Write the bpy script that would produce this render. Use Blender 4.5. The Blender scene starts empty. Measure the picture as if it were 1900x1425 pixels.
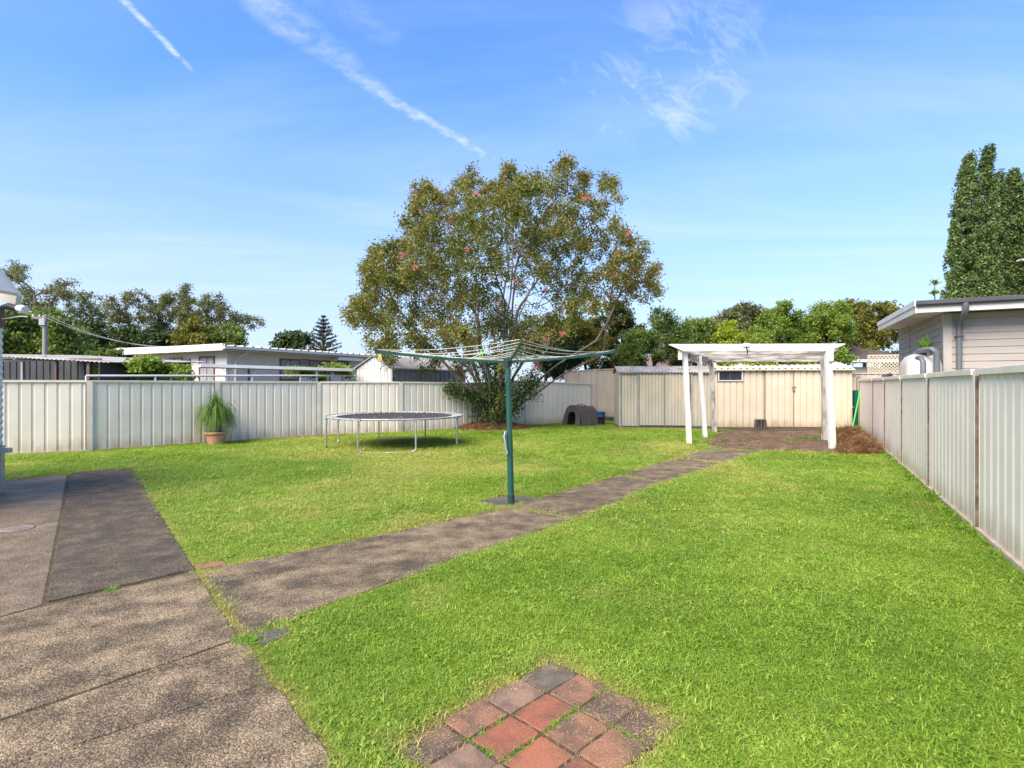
import bpy, bmesh, math, random
import numpy as np
from mathutils import Vector, Matrix, Euler
R = math.radians
rng = np.random.default_rng(7)
random.seed(7)
scn = bpy.context.scene
COL = scn.collection

# ------------------------------------------------------------------ camera, world, sun, exposure
EYE = 1.4; F = 1030.0; CX = 950.0; CY = 712.5
cd = bpy.data.cameras.new('camera'); cam = bpy.data.objects.new('camera', cd); COL.objects.link(cam)
cam.location = (0, 0, EYE); cam.rotation_euler = (R(90), 0, 0)
cd.sensor_width = 36; cd.lens = F / 1900 * 36; cd.clip_end = 2000; cd.clip_start = 0.05
scn.camera = cam
SUN_DIR = Vector((-.46, -.55, .70)).normalized()
SUN_STRENGTH = 4.2; SUN_ANGLE = 45; SKY_STRENGTH = 0.120; EXPOSURE = 1.02
scn.view_settings.view_transform = 'Standard'; scn.view_settings.look = 'None'
scn.view_settings.gamma = 1; scn.view_settings.exposure = EXPOSURE
scn.view_settings.use_curve_mapping = False
ld = bpy.data.lights.new('sun', 'SUN'); ld.energy = SUN_STRENGTH; ld.angle = R(SUN_ANGLE); ld.color = (1, .865, .67)
sun = bpy.data.objects.new('sun', ld); COL.objects.link(sun)
sun.rotation_euler = SUN_DIR.to_track_quat('Z', 'Y').to_euler()
sun.location = SUN_DIR * 50

def cloud_pt(x, y):
    """a pixel of the sky as a point of a flat cloud layer at height 1"""
    dz = CY - y
    return ((x - CX) / dz, F / dz)

world = bpy.data.worlds.new('World'); scn.world = world; world.use_nodes = True
nt = world.node_tree; nt.nodes.clear()
class NG:
    """tiny helper for node trees"""
    def __init__(s, nt): s.nt = nt; s.n = nt.nodes; s.l = nt.links
    def add(s, t, **kw):
        nd = s.n.new(t)
        for k, v in kw.items():
            if k.startswith('i_'):
                nd.inputs[int(k[2:]) if k[2:].isdigit() else k[2:]].default_value = v
            else: setattr(nd, k, v)
        return nd
    def put(s, sock, v):
        if v is None: return
        if hasattr(v, 'is_output') or isinstance(v, bpy.types.NodeSocket): s.l.new(v, sock)
        else: sock.default_value = v
    def math(s, op, a, b=None, c=None, clamp=False):
        nd = s.n.new('ShaderNodeMath'); nd.operation = op; nd.use_clamp = clamp
        for i, v in enumerate((a, b, c)): s.put(nd.inputs[i], v)
        return nd.outputs[0]
    def mix(s, fac, a, b, blend='MIX'):
        nd = s.n.new('ShaderNodeMix'); nd.data_type = 'RGBA'; nd.blend_type = blend
        s.put(nd.inputs[0], fac)
        for i, v in ((6, a), (7, b)):
            if isinstance(v, tuple) and len(v) == 3: v = (*v, 1)
            s.put(nd.inputs[i], v)
        return nd.outputs[2]
    def ramp(s, v, lo, hi):
        nd = s.n.new('ShaderNodeMapRange'); nd.interpolation_type = 'SMOOTHSTEP'
        s.put(nd.inputs[0], v); s.put(nd.inputs[1], lo); s.put(nd.inputs[2], hi)
        return nd.outputs[0]
    def noise(s, vec, scale, detail=3, rough=.55, dist=0):
        nd = s.n.new('ShaderNodeTexNoise'); s.put(nd.inputs['Vector'], vec)
        s.put(nd.inputs['Scale'], scale); nd.inputs['Detail'].default_value = detail
        nd.inputs['Roughness'].default_value = rough; nd.inputs['Distortion'].default_value = dist
        return nd.outputs[0]
    def mapping(s, vec, scale=(1, 1, 1), rot=(0, 0, 0), loc=(0, 0, 0)):
        nd = s.n.new('ShaderNodeMapping'); s.put(nd.inputs[0], vec)
        nd.inputs['Scale'].default_value = scale; nd.inputs['Rotation'].default_value = rot; nd.inputs['Location'].default_value = loc
        return nd.outputs[0]
g = NG(nt)
sky = g.add('ShaderNodeTexSky'); sky.sky_type = 'NISHITA'; sky.sun_disc = False
sky.sun_elevation = math.asin(SUN_DIR.z); sky.sun_rotation = math.atan2(SUN_DIR.x, SUN_DIR.y)
sky.air_density = 1.0; sky.dust_density = 0.3; sky.ozone_density = 2.5; sky.altitude = 0
tc = g.add('ShaderNodeTexCoord')
sep = g.add('ShaderNodeSeparateXYZ'); g.l.new(tc.outputs['Generated'], sep.inputs[0])
zc = g.math('MAXIMUM', sep.outputs[2], 0.02)
cxs = g.math('DIVIDE', sep.outputs[0], zc); cys = g.math('DIVIDE', sep.outputs[1], zc)
comb = g.add('ShaderNodeCombineXYZ'); g.put(comb.inputs[0], cxs); g.put(comb.inputs[1], cys)
cp = comb.outputs[0]
front = g.ramp(sep.outputs[1], 0.0, 0.1)
def streak(a, b, w0, w1, sc, amt, fuzz=.5):
    """a contrail from sky point a to b; widths at both ends in cloud units"""
    a = np.array(cloud_pt(*a)); b = np.array(cloud_pt(*b)); L = np.linalg.norm(b - a); u = (b - a) / L
    n = np.array((-u[1], u[0]))
    wob = g.math('MULTIPLY', g.math('SUBTRACT', g.noise(cp, sc, 4, .6), .5), w1 * 1.8)
    t = g.math('DIVIDE', g.math('ADD', g.math('MULTIPLY', cxs, float(u[0])), g.math('ADD', g.math('MULTIPLY', cys, float(u[1])), float(-a @ u))), float(L))
    d = g.math('ADD', g.math('MULTIPLY', cxs, float(n[0])), g.math('ADD', g.math('MULTIPLY', cys, float(n[1])), float(-a @ n)))
    d = g.math('ABSOLUTE', g.math('ADD', d, wob))
    w = g.math('ADD', g.math('MULTIPLY', t, w1 - w0), w0)
    m = g.math('SUBTRACT', 1.0, g.ramp(g.math('DIVIDE', d, g.math('MAXIMUM', w, .001)), 0.05, 1.0))
    ends = g.math('MULTIPLY', g.ramp(t, -.05, .03), g.math('SUBTRACT', 1.0, g.ramp(t, .8, 1.03)))
    br = g.ramp(g.noise(cp, sc * 2.3, 4, .65), .25, .25 + fuzz)
    return g.math('MULTIPLY', g.math('MULTIPLY', m, ends), g.math('MULTIPLY', br, amt))
masks = [streak((150, -80), (362, 136), .022, .016, 9, .85, .4),
         streak((400, -70), (740, 200), .13, .07, 3.5, .78, .6), streak((520, -60), (760, 80), .16, .10, 3, .28, .6),
         streak((700, 170), (935, 308), .05, .055, 6, .78, .5)]
# torn wisps right of the tree, and faint haze of cirrus all over
ctr = np.array(cloud_pt(1230, 170))
dx = g.math('MULTIPLY', g.math('SUBTRACT', cxs, float(ctr[0])), 1.35); dy = g.math('MULTIPLY', g.math('SUBTRACT', cys, float(ctr[1])), .85)
rr = g.math('SQRT', g.math('ADD', g.math('MULTIPLY', dx, dx), g.math('MULTIPLY', dy, dy)))
wis = g.math('SUBTRACT', 1.0, g.ramp(rr, .10, .66))
wv = g.mapping(g.mapping(cp, rot=(0, 0, R(35)), loc=(3.7, 1.3, 0)), (3.2, 1.1, 1))
wt = g.ramp(g.noise(wv, 1.7, 8, .66, 1.4), .36, .74)
masks.append(g.math('MULTIPLY', g.math('MULTIPLY', wis, wt), .78))
cv = g.mapping(cp, (.35, 1.1, 1), (0, 0, R(12)))
ci = g.math('MULTIPLY', g.ramp(g.noise(cv, .55, 7, .62, .8), .38, .80), .48)
masks.append(ci)
m = masks[0]
for k in masks[1:]: m = g.math('MAXIMUM', m, k)
m = g.math('MULTIPLY', m, g.ramp(sep.outputs[2], .03, .15), clamp=True)
hs = g.add('ShaderNodeHueSaturation'); hs.inputs['Saturation'].default_value = 1.12; hs.inputs['Value'].default_value = 1.0
g.l.new(sky.outputs[0], hs.inputs['Color'])
skyc = g.mix(1.0, hs.outputs[0], (.62, 1.01, 1.42), 'MULTIPLY')
skyc = g.mix(.06, skyc, (4.2, 4.5, 4.8))
# thin pale haze towards the horizon, all the way round
hz = g.math('SUBTRACT', 1.0, g.ramp(sep.outputs[2], -.05, .50))
skyc = g.mix(g.math('MULTIPLY', hz, .88), skyc, (3.05, 3.25, 3.8))
skyc = g.mix(g.math('MULTIPLY', m, .85), skyc, (3.9, 4.3, 4.6))
bg = g.add('ShaderNodeBackground'); g.l.new(skyc, bg.inputs[0]); bg.inputs[1].default_value = SKY_STRENGTH
wo = g.add('ShaderNodeOutputWorld'); g.l.new(bg.outputs[0], wo.inputs[0])

# ------------------------------------------------------------------ helpers
def G(x, y, z=0.0):
    Z = F * (EYE - z) / (y - CY)
    return Vector(((x - CX) / F * Z, Z, z))
def P(x, y, Z):
    return Vector(((x - CX) / F * Z, Z, EYE + (CY - y) / F * Z))
D = Vector((.471, .882, 0)); D.normalize()        # along the side boundaries of the block
E = Vector((D.y, -D.x, 0))                         # across the block, to the right
UP = Vector((0, 0, 1))

def tag(o, label=None, cat=None, group=None, kind=None):
    if label: o['label'] = label
    if cat: o['category'] = cat
    if group: o['group'] = group
    if kind: o['kind'] = kind
    return o
def empty(name, loc, label=None, cat=None, group=None, kind=None, parent=None, rz=0):
    o = bpy.data.objects.new(name, None); COL.objects.link(o); o.empty_display_size = .1
    o.location = loc; o.rotation_euler = (0, 0, rz); o.parent = parent
    return tag(o, label, cat, group, kind)
def origin(o):
    v = Vector((0, 0, 0))
    while o is not None: v += o.location; o = o.parent
    return v
class MB:
    def __init__(s): s.v = []; s.f = []; s.mi = []; s.smooth = []
    def raw(s, vs, fs, smooth=False):
        b = len(s.v); s.v += [tuple(v) for v in vs]; s.f += [tuple(i + b for i in f) for f in fs]
        s.smooth += [smooth] * len(fs); return s
    def obox(s, o, a, b, c):
        """box from corner o with edge vectors a, b, c"""
        o = Vector(o); a = Vector(a); b = Vector(b); c = Vector(c)
        vs = [o, o + a, o + a + b, o + b, o + c, o + a + c, o + a + b + c, o + b + c]
        fs = [(0, 3, 2, 1), (4, 5, 6, 7), (0, 1, 5, 4), (1, 2, 6, 5), (2, 3, 7, 6), (3, 0, 4, 7)]
        if a.cross(b).dot(c) < 0: fs = [f[::-1] for f in fs]
        return s.raw(vs, fs)
    def box(s, x0, x1, y0, y1, z0, z1): return s.obox((x0, y0, z0), (x1 - x0, 0, 0), (0, y1 - y0, 0), (0, 0, z1 - z0))
    def bar(s, p, q, w, h, up=UP):
        p = Vector(p); q = Vector(q); d = (q - p).normalized()
        sd = d.cross(up)
        if sd.length < 1e-3: sd = d.cross(Vector((0, 1, 0)))
        sd.normalize(); u = sd.cross(d).normalized()
        return s.obox(p - sd * w / 2 - u * h / 2, sd * w, u * h, q - p)
    def tube(s, pts, r, n=8, cap=True):
        pts = [Vector(p) for p in pts]; rs = r if isinstance(r, (list, tuple)) else [r] * len(pts)
        ref = None; rings = []
        for i, p in enumerate(pts):
            d = (pts[min(i + 1, len(pts) - 1)] - pts[max(i - 1, 0)]).normalized()
            if ref is None:
                ref = d.cross(UP) if abs(d.z) < .95 else d.cross(Vector((1, 0, 0)))
            ref = (ref - d * ref.dot(d)).normalized(); w = d.cross(ref)
            rings.append([p + (ref * math.cos(t) + w * math.sin(t)) * rs[i] for t in [2 * math.pi * k / n for k in range(n)]])
        vs = [v for rg in rings for v in rg]; fs = []
        for i in range(len(pts) - 1):
            for k in range(n):
                a = i * n + k; b = i * n + (k + 1) % n; fs.append((a, b, b + n, a + n))
        s.raw(vs, fs, True)
        if cap: s.raw(rings[0], [tuple(range(n))[::-1]]); s.raw(rings[-1], [tuple(range(n))])
        return s
    def lathe(s, prof, c=(0, 0, 0), n=24, cap=True):
        vs = []; fs = []
        for (r, z) in prof:
            for k in range(n):
                t = 2 * math.pi * k / n; vs.append((c[0] + r * math.cos(t), c[1] + r * math.sin(t), c[2] + z))
        for i in range(len(prof) - 1):
            for k in range(n):
                a = i * n + k; b = i * n + (k + 1) % n; fs.append((a, b, b + n, a + n))
        s.raw(vs, fs, True)
        if cap:
            s.f.append(tuple(range(len(s.v) - n, len(s.v)))); s.smooth.append(False)
        return s
    def prism(s, poly, z0, z1):
        n = len(poly)
        ar = sum(poly[i][0] * poly[(i + 1) % n][1] - poly[(i + 1) % n][0] * poly[i][1] for i in range(n))
        if ar < 0: poly = poly[::-1]
        vs = [(p[0], p[1], z0) for p in poly] + [(p[0], p[1], z1) for p in poly]
        fs = [tuple(range(n))[::-1], tuple(range(n, 2 * n))] + [(i, (i + 1) % n, (i + 1) % n + n, i + n) for i in range(n)]
        return s.raw(vs, fs)
    def extrude(s, poly3, vec):
        """a flat outline of 3-D points pushed along vec"""
        n = len(poly3); poly3 = [Vector(p) for p in poly3]; vec = Vector(vec)
        nrm = Vector((0, 0, 0))
        for i in range(n): nrm += poly3[i].cross(poly3[(i + 1) % n])
        if nrm.dot(vec) < 0: poly3 = poly3[::-1]
        vs = poly3 + [p + vec for p in poly3]
        fs = [tuple(range(n))[::-1], tuple(range(n, 2 * n))] + [(i, (i + 1) % n, (i + 1) % n + n, i + n) for i in range(n)]
        return s.raw(vs, fs)
    def build(s, name, mat, parent=None, bevel=0, label=None, local=False):
        me = bpy.data.meshes.new(name)
        o0 = Vector((0, 0, 0)) if (parent is None or local) else origin(parent)
        me.from_pydata([(v[0] - o0.x, v[1] - o0.y, v[2] - o0.z) for v in s.v], [], s.f)
        me.polygons.foreach_set('use_smooth', s.smooth); me.update()
        if mat: me.materials.append(mat)
        o = bpy.data.objects.new(name, me); COL.objects.link(o); o.parent = parent
        if bevel:
            md = o.modifiers.new('edge', 'BEVEL'); md.width = bevel; md.segments = 2; md.limit_method = 'ANGLE'; md.angle_limit = R(40)
        if label: o['label'] = label
        return o

# ------------------------------------------------------------------ materials
def newmat(name):
    m = bpy.data.materials.new(name); m.use_nodes = True; nt = m.node_tree; nt.nodes.clear(); g = NG(nt)
    out = g.add('ShaderNodeOutputMaterial'); bs = g.add('ShaderNodeBsdfPrincipled'); g.l.new(bs.outputs[0], out.inputs[0])
    geo = g.add('ShaderNodeNewGeometry')
    return m, g, bs, geo.outputs['Position']
def c4(c): return (*c, 1)
def simple(name, c1, c2=None, scale=3, rough=.7, bump=0, bscale=40, metal=0, stretch=(1, 1, 1), lo=.35, hi=.65, spec=.4, vary=0, dirt=None, dz=(0, .4)):
    m, g, bs, pos = newmat(name)
    c2 = c2 or tuple(x * .85 for x in c1)
    v = g.mapping(pos, stretch)
    col = g.mix(g.ramp(g.noise(v, scale, 5, .6), lo, hi), c1, c2)
    if vary:
        oi = g.add('ShaderNodeObjectInfo')
        k = g.math('ADD', g.math('MULTIPLY', oi.outputs['Random'], vary), 1 - vary / 2)
        cb = g.add('ShaderNodeCombineColor')
        for i in range(3): g.put(cb.inputs[i], k)
        col = g.mix(1.0, col, cb.outputs[0], 'MULTIPLY')
    if dirt:
        sp = g.add('ShaderNodeSeparateXYZ'); g.l.new(pos, sp.inputs[0])
        zz = g.math('ADD', sp.outputs[2], g.math('MULTIPLY', g.math('SUBTRACT', g.noise(g.mapping(pos, (1, 1, .3)), 7, 4), .5), .5))
        fac = g.math('MULTIPLY', g.math('SUBTRACT', 1.0, g.ramp(zz, dz[0], dz[1])), .75)
        col = g.mix(fac, col, dirt)
    g.put(bs.inputs['Base Color'], col)
    bs.inputs['Roughness'].default_value = rough; bs.inputs['Metallic'].default_value = metal
    bs.inputs['Specular IOR Level'].default_value = spec
    if bump:
        b = g.add('ShaderNodeBump'); b.inputs['Strength'].default_value = bump; b.inputs['Distance'].default_value = .01
        g.put(b.inputs['Height'], g.noise(pos, bscale, 4)); g.l.new(b.outputs[0], bs.inputs['Normal'])
    return m
def concrete(name, light, dark, bias=.5, streak_rot=35, rough=.85, speck=140, amp=.6):
    m, g, bs, pos = newmat(name)
    big = g.noise(g.mapping(g.mapping(pos, rot=(0, 0, R(-streak_rot))), (.55, 2.6, 1)), 1.1, 6, .62, .5)
    med = g.noise(pos, 4.5, 5, .65)
    vo = g.add('ShaderNodeTexVoronoi'); vo.inputs['Scale'].default_value = speck; g.put(vo.inputs['Vector'], pos)
    sp = g.math('ADD', g.math('MULTIPLY', big, amp), g.math('ADD', g.math('MULTIPLY', med, .95), g.math('MULTIPLY', g.noise(pos, 75, 3, .7), 1.1)))
    sp = g.math('SUBTRACT', sp, .525 + amp / 2)
    fac = g.ramp(sp, bias - .32, bias + .32)
    col = g.mix(fac, light, dark)
    hue = g.add('ShaderNodeSeparateColor'); g.l.new(vo.outputs['Color'], hue.inputs[0])
    k = g.math('ADD', g.math('MULTIPLY', hue.outputs[0], .75), .62)
    cb = g.add('ShaderNodeCombineColor')
    for i in range(3): g.put(cb.inputs[i], k)
    col = g.mix(1.0, col, cb.outputs[0], 'MULTIPLY')
    moss = g.ramp(g.noise(pos, 2.1, 6, .7), .62, .8)
    col = g.mix(g.math('MULTIPLY', moss, .25), col, (.09, .085, .035))
    g.put(bs.inputs['Base Color'], col); bs.inputs['Roughness'].default_value = rough
    bs.inputs['Specular IOR Level'].default_value = .3
    b = g.add('ShaderNodeBump'); b.inputs['Strength'].default_value = .9; b.inputs['Distance'].default_value = .006
    g.put(b.inputs['Height'], g.math('SUBTRACT', g.noise(pos, 60, 4, .7), vo.outputs['Distance'])); g.l.new(b.outputs[0], bs.inputs['Normal'])
    return m
def foliage(name, cols, nscale=.8, trans=.3, rough=.55, inst=False, dry=None):
    """leaf material: per-leaf tint, drifting with position; light comes through the leaf"""
    m, g, bs, pos = newmat(name)
    at = g.add('ShaderNodeAttribute'); at.attribute_name = 'tint'
    t = g.math('ADD', g.math('MULTIPLY', at.outputs['Fac'], .62), g.math('MULTIPLY', g.math('SUBTRACT', g.noise(pos, nscale, 3), .28), .85), clamp=True)
    cr = g.add('ShaderNodeValToRGB'); g.put(cr.inputs[0], t); el = cr.color_ramp.elements
    el[0].color = c4(cols[0]); el[1].color = c4(cols[-1])
    for i, c in enumerate(cols[1:-1]):
        e = el.new((i + 1) / (len(cols) - 1)); e.color = c4(c)
    col = cr.outputs[0]
    if dry:
        a2 = g.add('ShaderNodeAttribute'); a2.attribute_type = 'INSTANCER'; a2.attribute_name = 'dry'
        f = g.math('MULTIPLY', a2.outputs['Fac'], g.math('ADD', g.math('MULTIPLY', at.outputs['Fac'], .9), .35), clamp=True)
        col = g.mix(f, col, dry)
    g.put(bs.inputs['Base Color'], col); bs.inputs['Roughness'].default_value = rough; bs.inputs['Specular IOR Level'].default_value = .3
    if trans:
        tr = g.add('ShaderNodeBsdfTranslucent'); g.put(tr.inputs[0], g.mix(1.0, col, (1.25, 1.3, .7), 'MULTIPLY'))
        mx = g.add('ShaderNodeMixShader'); mx.inputs[0].default_value = trans
        g.l.new(bs.outputs[0], mx.inputs[1]); g.l.new(tr.outputs[0], mx.inputs[2])
        out = [n for n in g.n if n.type == 'OUTPUT_MATERIAL'][0]; g.l.new(mx.outputs[0], out.inputs[0])
    return m

M = {}
M['fence'] = simple('cream_steel', (.77, .70, .60), (.71, .64, .54), 1.2, .5, .5, 3.5, vary=.06, dirt=(.36, .27, .17), dz=(-.08, .36))
M['fence_post'] = simple('cream_steel_post', (.72, .66, .57), (.62, .56, .48), 2, .5, dirt=(.33, .25, .16), dz=(-.05, .4))
M['gap'] = simple('shaded_post_gap', (.09, .07, .055), (.22, .17, .13), 9, .9, lo=.3, hi=.7)  # shade of the post gaps, painted as a dark mottled colour
M['tan_fence'] = simple('tan_steel', (.58, .50, .41), (.52, .44, .35), 1.5, .55, vary=.06, dirt=(.3, .22, .15), dz=(.1, .5))
M['shed_old'] = simple('weathered_shed_steel', (.60, .51, .37), (.46, .43, .36), 1.6, .65, .15, 25, stretch=(1.5, 1.5, .5), lo=.35, hi=.7, vary=.06, dirt=(.36, .37, .33), dz=(-.1, .65))
M['shed_new'] = simple('peach_shed_steel', (.68, .60, .48), (.62, .54, .42), 1.3, .55, .1, 20, vary=.05, dirt=(.42, .30, .2), dz=(-.05, .3))
M['shed_trim'] = simple('grey_green_trim', (.22, .27, .27), (.36, .36, .33), 5, .6)
M['dark_trim'] = simple('brown_grey_trim', (.20, .17, .15), (.30, .26, .22), 5, .7)
M['roof_old'] = simple('weathered_roof_steel', (.55, .50, .45), (.26, .235, .21), 2.5, .6, .2, 20, lo=.4, hi=.75)
M['roof_new'] = simple('cream_roof_steel', (.70, .62, .52), (.58, .49, .39), 2, .5, lo=.4, hi=.7)
M['white_paint'] = simple('white_timber_paint', (.64, .62, .59), (.42, .40, .37), 6, .6, .25, 30, stretch=(1, 1, .3), lo=.50, hi=.85)
M['peeling'] = simple('peeling_white_timber', (.50, .48, .46), (.15, .13, .11), 5, .85, .4, 30, stretch=(.35, .6, 3), lo=.40, hi=.62)
M['peeling_post'] = simple('peeling_white_post', (.50, .48, .45), (.20, .17, .14), 9, .85, .4, 30, stretch=(1, 1, .3), lo=.40, hi=.70)
M['old_timber'] = simple('bare_grey_timber', (.20, .17, .15), (.34, .31, .29), 6, .9, .4, 30)
M['mulch'] = simple('mulch_bed', (.085, .045, .022), (.17, .095, .05), 12, .95, 1, 45)
M['soil'] = simple('dark_soil', (.055, .035, .022), (.10, .062, .04), 9, .95, 1, 60)
M['earth'] = simple('bare_earth', (.10, .085, .045), (.07, .09, .03), 2, .95, .6, 30)
M['turf'] = simple('turf_thatch', (.13, .17, .035), (.10, .14, .028), 14, .95, .8, 70, lo=.3, hi=.7)
M['kennel'] = simple('brown_grey_plastic', (.075, .063, .057), (.10, .085, .077), 5, .55, .2, 60)
M['black'] = simple('black_plastic', (.02, .02, .022), (.03, .03, .03), 5, .5)
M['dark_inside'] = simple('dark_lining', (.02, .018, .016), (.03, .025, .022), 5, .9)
M['galv'] = simple('galvanised_steel', (.50, .51, .51), (.36, .37, .37), 9, .38, metal=.65, lo=.3, hi=.7)
M['galv_white'] = simple('pale_rim_steel', (.42, .43, .43), (.28, .28, .28), 9, .45, metal=.2)
M['mat'] = simple('woven_black_mat', (.040, .034, .034), (.058, .048, .048), 3, .75, .3, 200)
M['hoist'] = simple('deep_green_enamel', (.008, .065, .056), (.014, .085, .072), 4, .35, spec=.6)
M['hoist_dark'] = simple('dark_green_cap', (.015, .04, .04), (.02, .05, .05), 4, .5)
M['line'] = simple('cream_clothesline', (.62, .60, .50), (.50, .48, .40), 20, .7)
M['terracotta'] = simple('terracotta', (.52, .24, .145), (.58, .36, .26), 9, .85, .2, 40, lo=.4, hi=.75)
M['blue'] = simple('blue_plastic', (.02, .09, .27), (.03, .12, .32), 5, .4)
M['maroon'] = simple('maroon_plastic', (.14, .025, .04), (.05, .04, .12), 8, .45)
M['white_wall'] = simple('cream_render', (.72, .66, .58), (.68, .61, .53), 1, .8)
M['white_metal'] = simple('white_steel', (.74, .74, .73), (.62, .62, .61), 2, .5)
M['shed_white'] = simple('pale_grey_steel', (.66, .66, .65), (.45, .45, .44), 1.8, .55, stretch=(1, 1, .5), lo=.45, hi=.8)
M['dark_steel'] = simple('stained_shaded_steel', (.34, .34, .33), (.19, .19, .19), 2, .6, stretch=(1, 1, .5), lo=.4, hi=.75)  # streaky grey; on the shed side wall its darker tone paints shade
M['red_frame'] = simple('brick_red_paint', (.27, .07, .06), (.20, .05, .045), 4, .5)
M['dark_frame'] = simple('brown_window_frame', (.14, .09, .085), (.1, .07, .06), 4, .5)
M['curtain'] = simple('pale_curtain', (.40, .42, .42), (.22, .24, .25), 7, .8, stretch=(3, 3, .3))
M['board'] = simple('taupe_weatherboard', (.39, .345, .31), (.35, .31, .28), 3, .6, .08, 40, stretch=(.3, .3, 4), vary=.05)
M['trim'] = simple('pale_taupe_trim', (.44, .40, .37), (.41, .37, .34), 3, .6)
M['fascia'] = simple('cream_fascia', (.72, .69, .64), (.66, .63, .58), 2, .5)
M['soffit'] = simple('cream_soffit', (.70, .66, .61), (.64, .60, .55), 2, .7)
M['gutter'] = simple('slate_gutter', (.075, .078, .09), (.09, .093, .105), 3, .4)
M['pipe'] = simple('slate_pipe', (.12, .13, .15), (.14, .15, .17), 3, .45)
M['tank'] = simple('beige_tank_plastic', (.60, .57, .49), (.50, .47, .40), 3, .5, stretch=(1, 1, .5), lo=.4, hi=.9)
M['lattice'] = simple('cream_lattice', (.62, .54, .42), (.55, .47, .36), 3, .7)
M['tile_roof'] = simple('brown_roof_tiles', (.10, .08, .07), (.15, .12, .11), 4, .8)
M['bark'] = simple('smooth_grey_pink_bark', (.19, .145, .12), (.095, .072, .06), 5, .8, .3, 30, stretch=(1, 1, .4), lo=.35, hi=.65)
M['bark_dark'] = simple('dark_bark', (.10, .08, .065), (.17, .14, .12), 4, .9)
M['bark_pale'] = simple('pale_gum_bark', (.34, .29, .25), (.20, .17, .15), 3, .9)
M['pole_wood'] = simple('grey_pole_timber', (.36, .33, .29), (.28, .25, .22), 2, .9, stretch=(3, 3, .3))
M['stump'] = simple('cracked_grey_log', (.13, .11, .095), (.035, .03, .025), 10, .9, .8, 25, stretch=(1.5, 1.5, .25), lo=.4, hi=.6)
M['stump_top'] = simple('cut_log_end', (.20, .17, .14), (.12, .1, .08), 14, .9)
M['teal'] = simple('teal_board', (.005, .15, .11), (.01, .12, .09), 3, .5)
M['brown_board'] = simple('dark_brown_board', (.06, .03, .02), (.04, .02, .015), 3, .7)
M['lime'] = simple('lime_handle', (.10, .62, .06), (.09, .56, .05), 3, .4)
M['yellow'] = simple('yellow_peg', (.75, .55, .12), (.7, .5, .1), 3, .5)
M['glass'] = simple('dark_window_glass', (.03, .035, .045), (.05, .055, .065), 3, .12, spec=.8)
M['alum'] = simple('aluminium', (.66, .67, .68), (.6, .6, .6), 3, .3, metal=.6)
M['lens'] = simple('lamp_glass', (.75, .75, .73), (.68, .68, .66), 3, .15, spec=.8)
M['wire'] = simple('grey_wire', (.35, .35, .36), (.3, .3, .3), 3, .6)
M['corr'] = simple('white_corrugated_wall', (.72, .69, .64), (.66, .63, .58), 3, .5)
M['asphalt'] = concrete('dark_asphalt_slab', (.20, .155, .105), (.060, .047, .033), .37, 60, amp=.3)
M['con_wet'] = concrete('grey_stained_concrete', (.27, .20, .125), (.11, .082, .053), .44, 62, .6, amp=.6)
M['con_tan'] = concrete('exposed_aggregate', (.40, .295, .18), (.075, .058, .038), .44, 37)
M['con_path'] = concrete('path_aggregate', (.35, .26, .155), (.070, .055, .037), .43, 30)
M['con_pad'] = concrete('old_grey_pad', (.16, .14, .11), (.07, .065, .05), .5, 0)
M['joint'] = simple('mossy_joint', (.05, .04, .02), (.09, .075, .03), 20, .95, .8, 80)

def paver_mat(name, red, dark, lichen, amount, spots):
    m, g, bs, pos = newmat(name)
    st = g.ramp(g.noise(pos, 7, 5, .6), amount - .14, amount + .16)
    col = g.mix(st, dark, red)
    grain = g.noise(pos, 160, 3, .7)
    col = g.mix(g.math('MULTIPLY', g.ramp(grain, .42, .62), .45), col, tuple(x * .55 for x in dark))
    edge = g.noise(pos, 18, 5, .7)
    vo = g.add('ShaderNodeTexVoronoi'); vo.inputs['Scale'].default_value = 95; g.put(vo.inputs['Vector'], pos)
    dots = g.math('MULTIPLY', g.math('SUBTRACT', 1.0, g.ramp(vo.outputs['Distance'], .12, .42)), g.ramp(edge, .68 - spots * .3, .80 - spots * .3))
    col = g.mix(g.math('MULTIPLY', dots, .8), col, lichen)
    g.put(bs.inputs['Base Color'], col); bs.inputs['Roughness'].default_value = .85
    b = g.add('ShaderNodeBump'); b.inputs['Strength'].default_value = .7; b.inputs['Distance'].default_value = .004
    g.put(b.inputs['Height'], g.noise(pos, 130, 4, .7)); g.l.new(b.outputs[0], bs.inputs['Normal'])
    return m
LI = (.42, .33, .16)
PV = {'red': paver_mat('red_paver', (.33, .112, .058), (.15, .078, .05), LI, .43, .45),
      'bright': paver_mat('bright_red_paver', (.39, .14, .072), (.19, .09, .055), LI, .40, .4),
      'brown': paver_mat('brown_paver', (.32, .15, .085), (.13, .082, .052), LI, .47, .8),
      'spot': paver_mat('lichen_spotted_paver', (.22, .125, .075), (.10, .07, .048), LI, .53, 1.2),
      'grey': paver_mat('charcoal_paver', (.19, .15, .11), (.10, .082, .064), (.2, .17, .13), .5, .3),
      'mauve': paver_mat('mauve_grey_paver', (.31, .19, .13), (.15, .10, .07), LI, .46, .4)}
M['patio'] = simple('dull_red_brown_brick', (.20, .115, .07), (.095, .065, .045), 3, .9, .4, 50, vary=.5)

M['grass'] = foliage('grass_blades', [(.050, .120, .010), (.150, .285, .022), (.28, .42, .040), (.48, .52, .13)], .55, .32, .5, dry=(.55, .50, .15))
M['weed'] = foliage('weed_leaves', [(.10, .24, .02), (.28, .46, .06)], 2, .35)
M['dryleaf'] = foliage('dry_stalks', [(.22, .13, .05), (.48, .36, .18)], 2, .1)
M['straw'] = foliage('brown_shredded_bark', [(.06, .03, .013), (.17, .085, .037), (.36, .21, .10)], 3, 0, .9)

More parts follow.
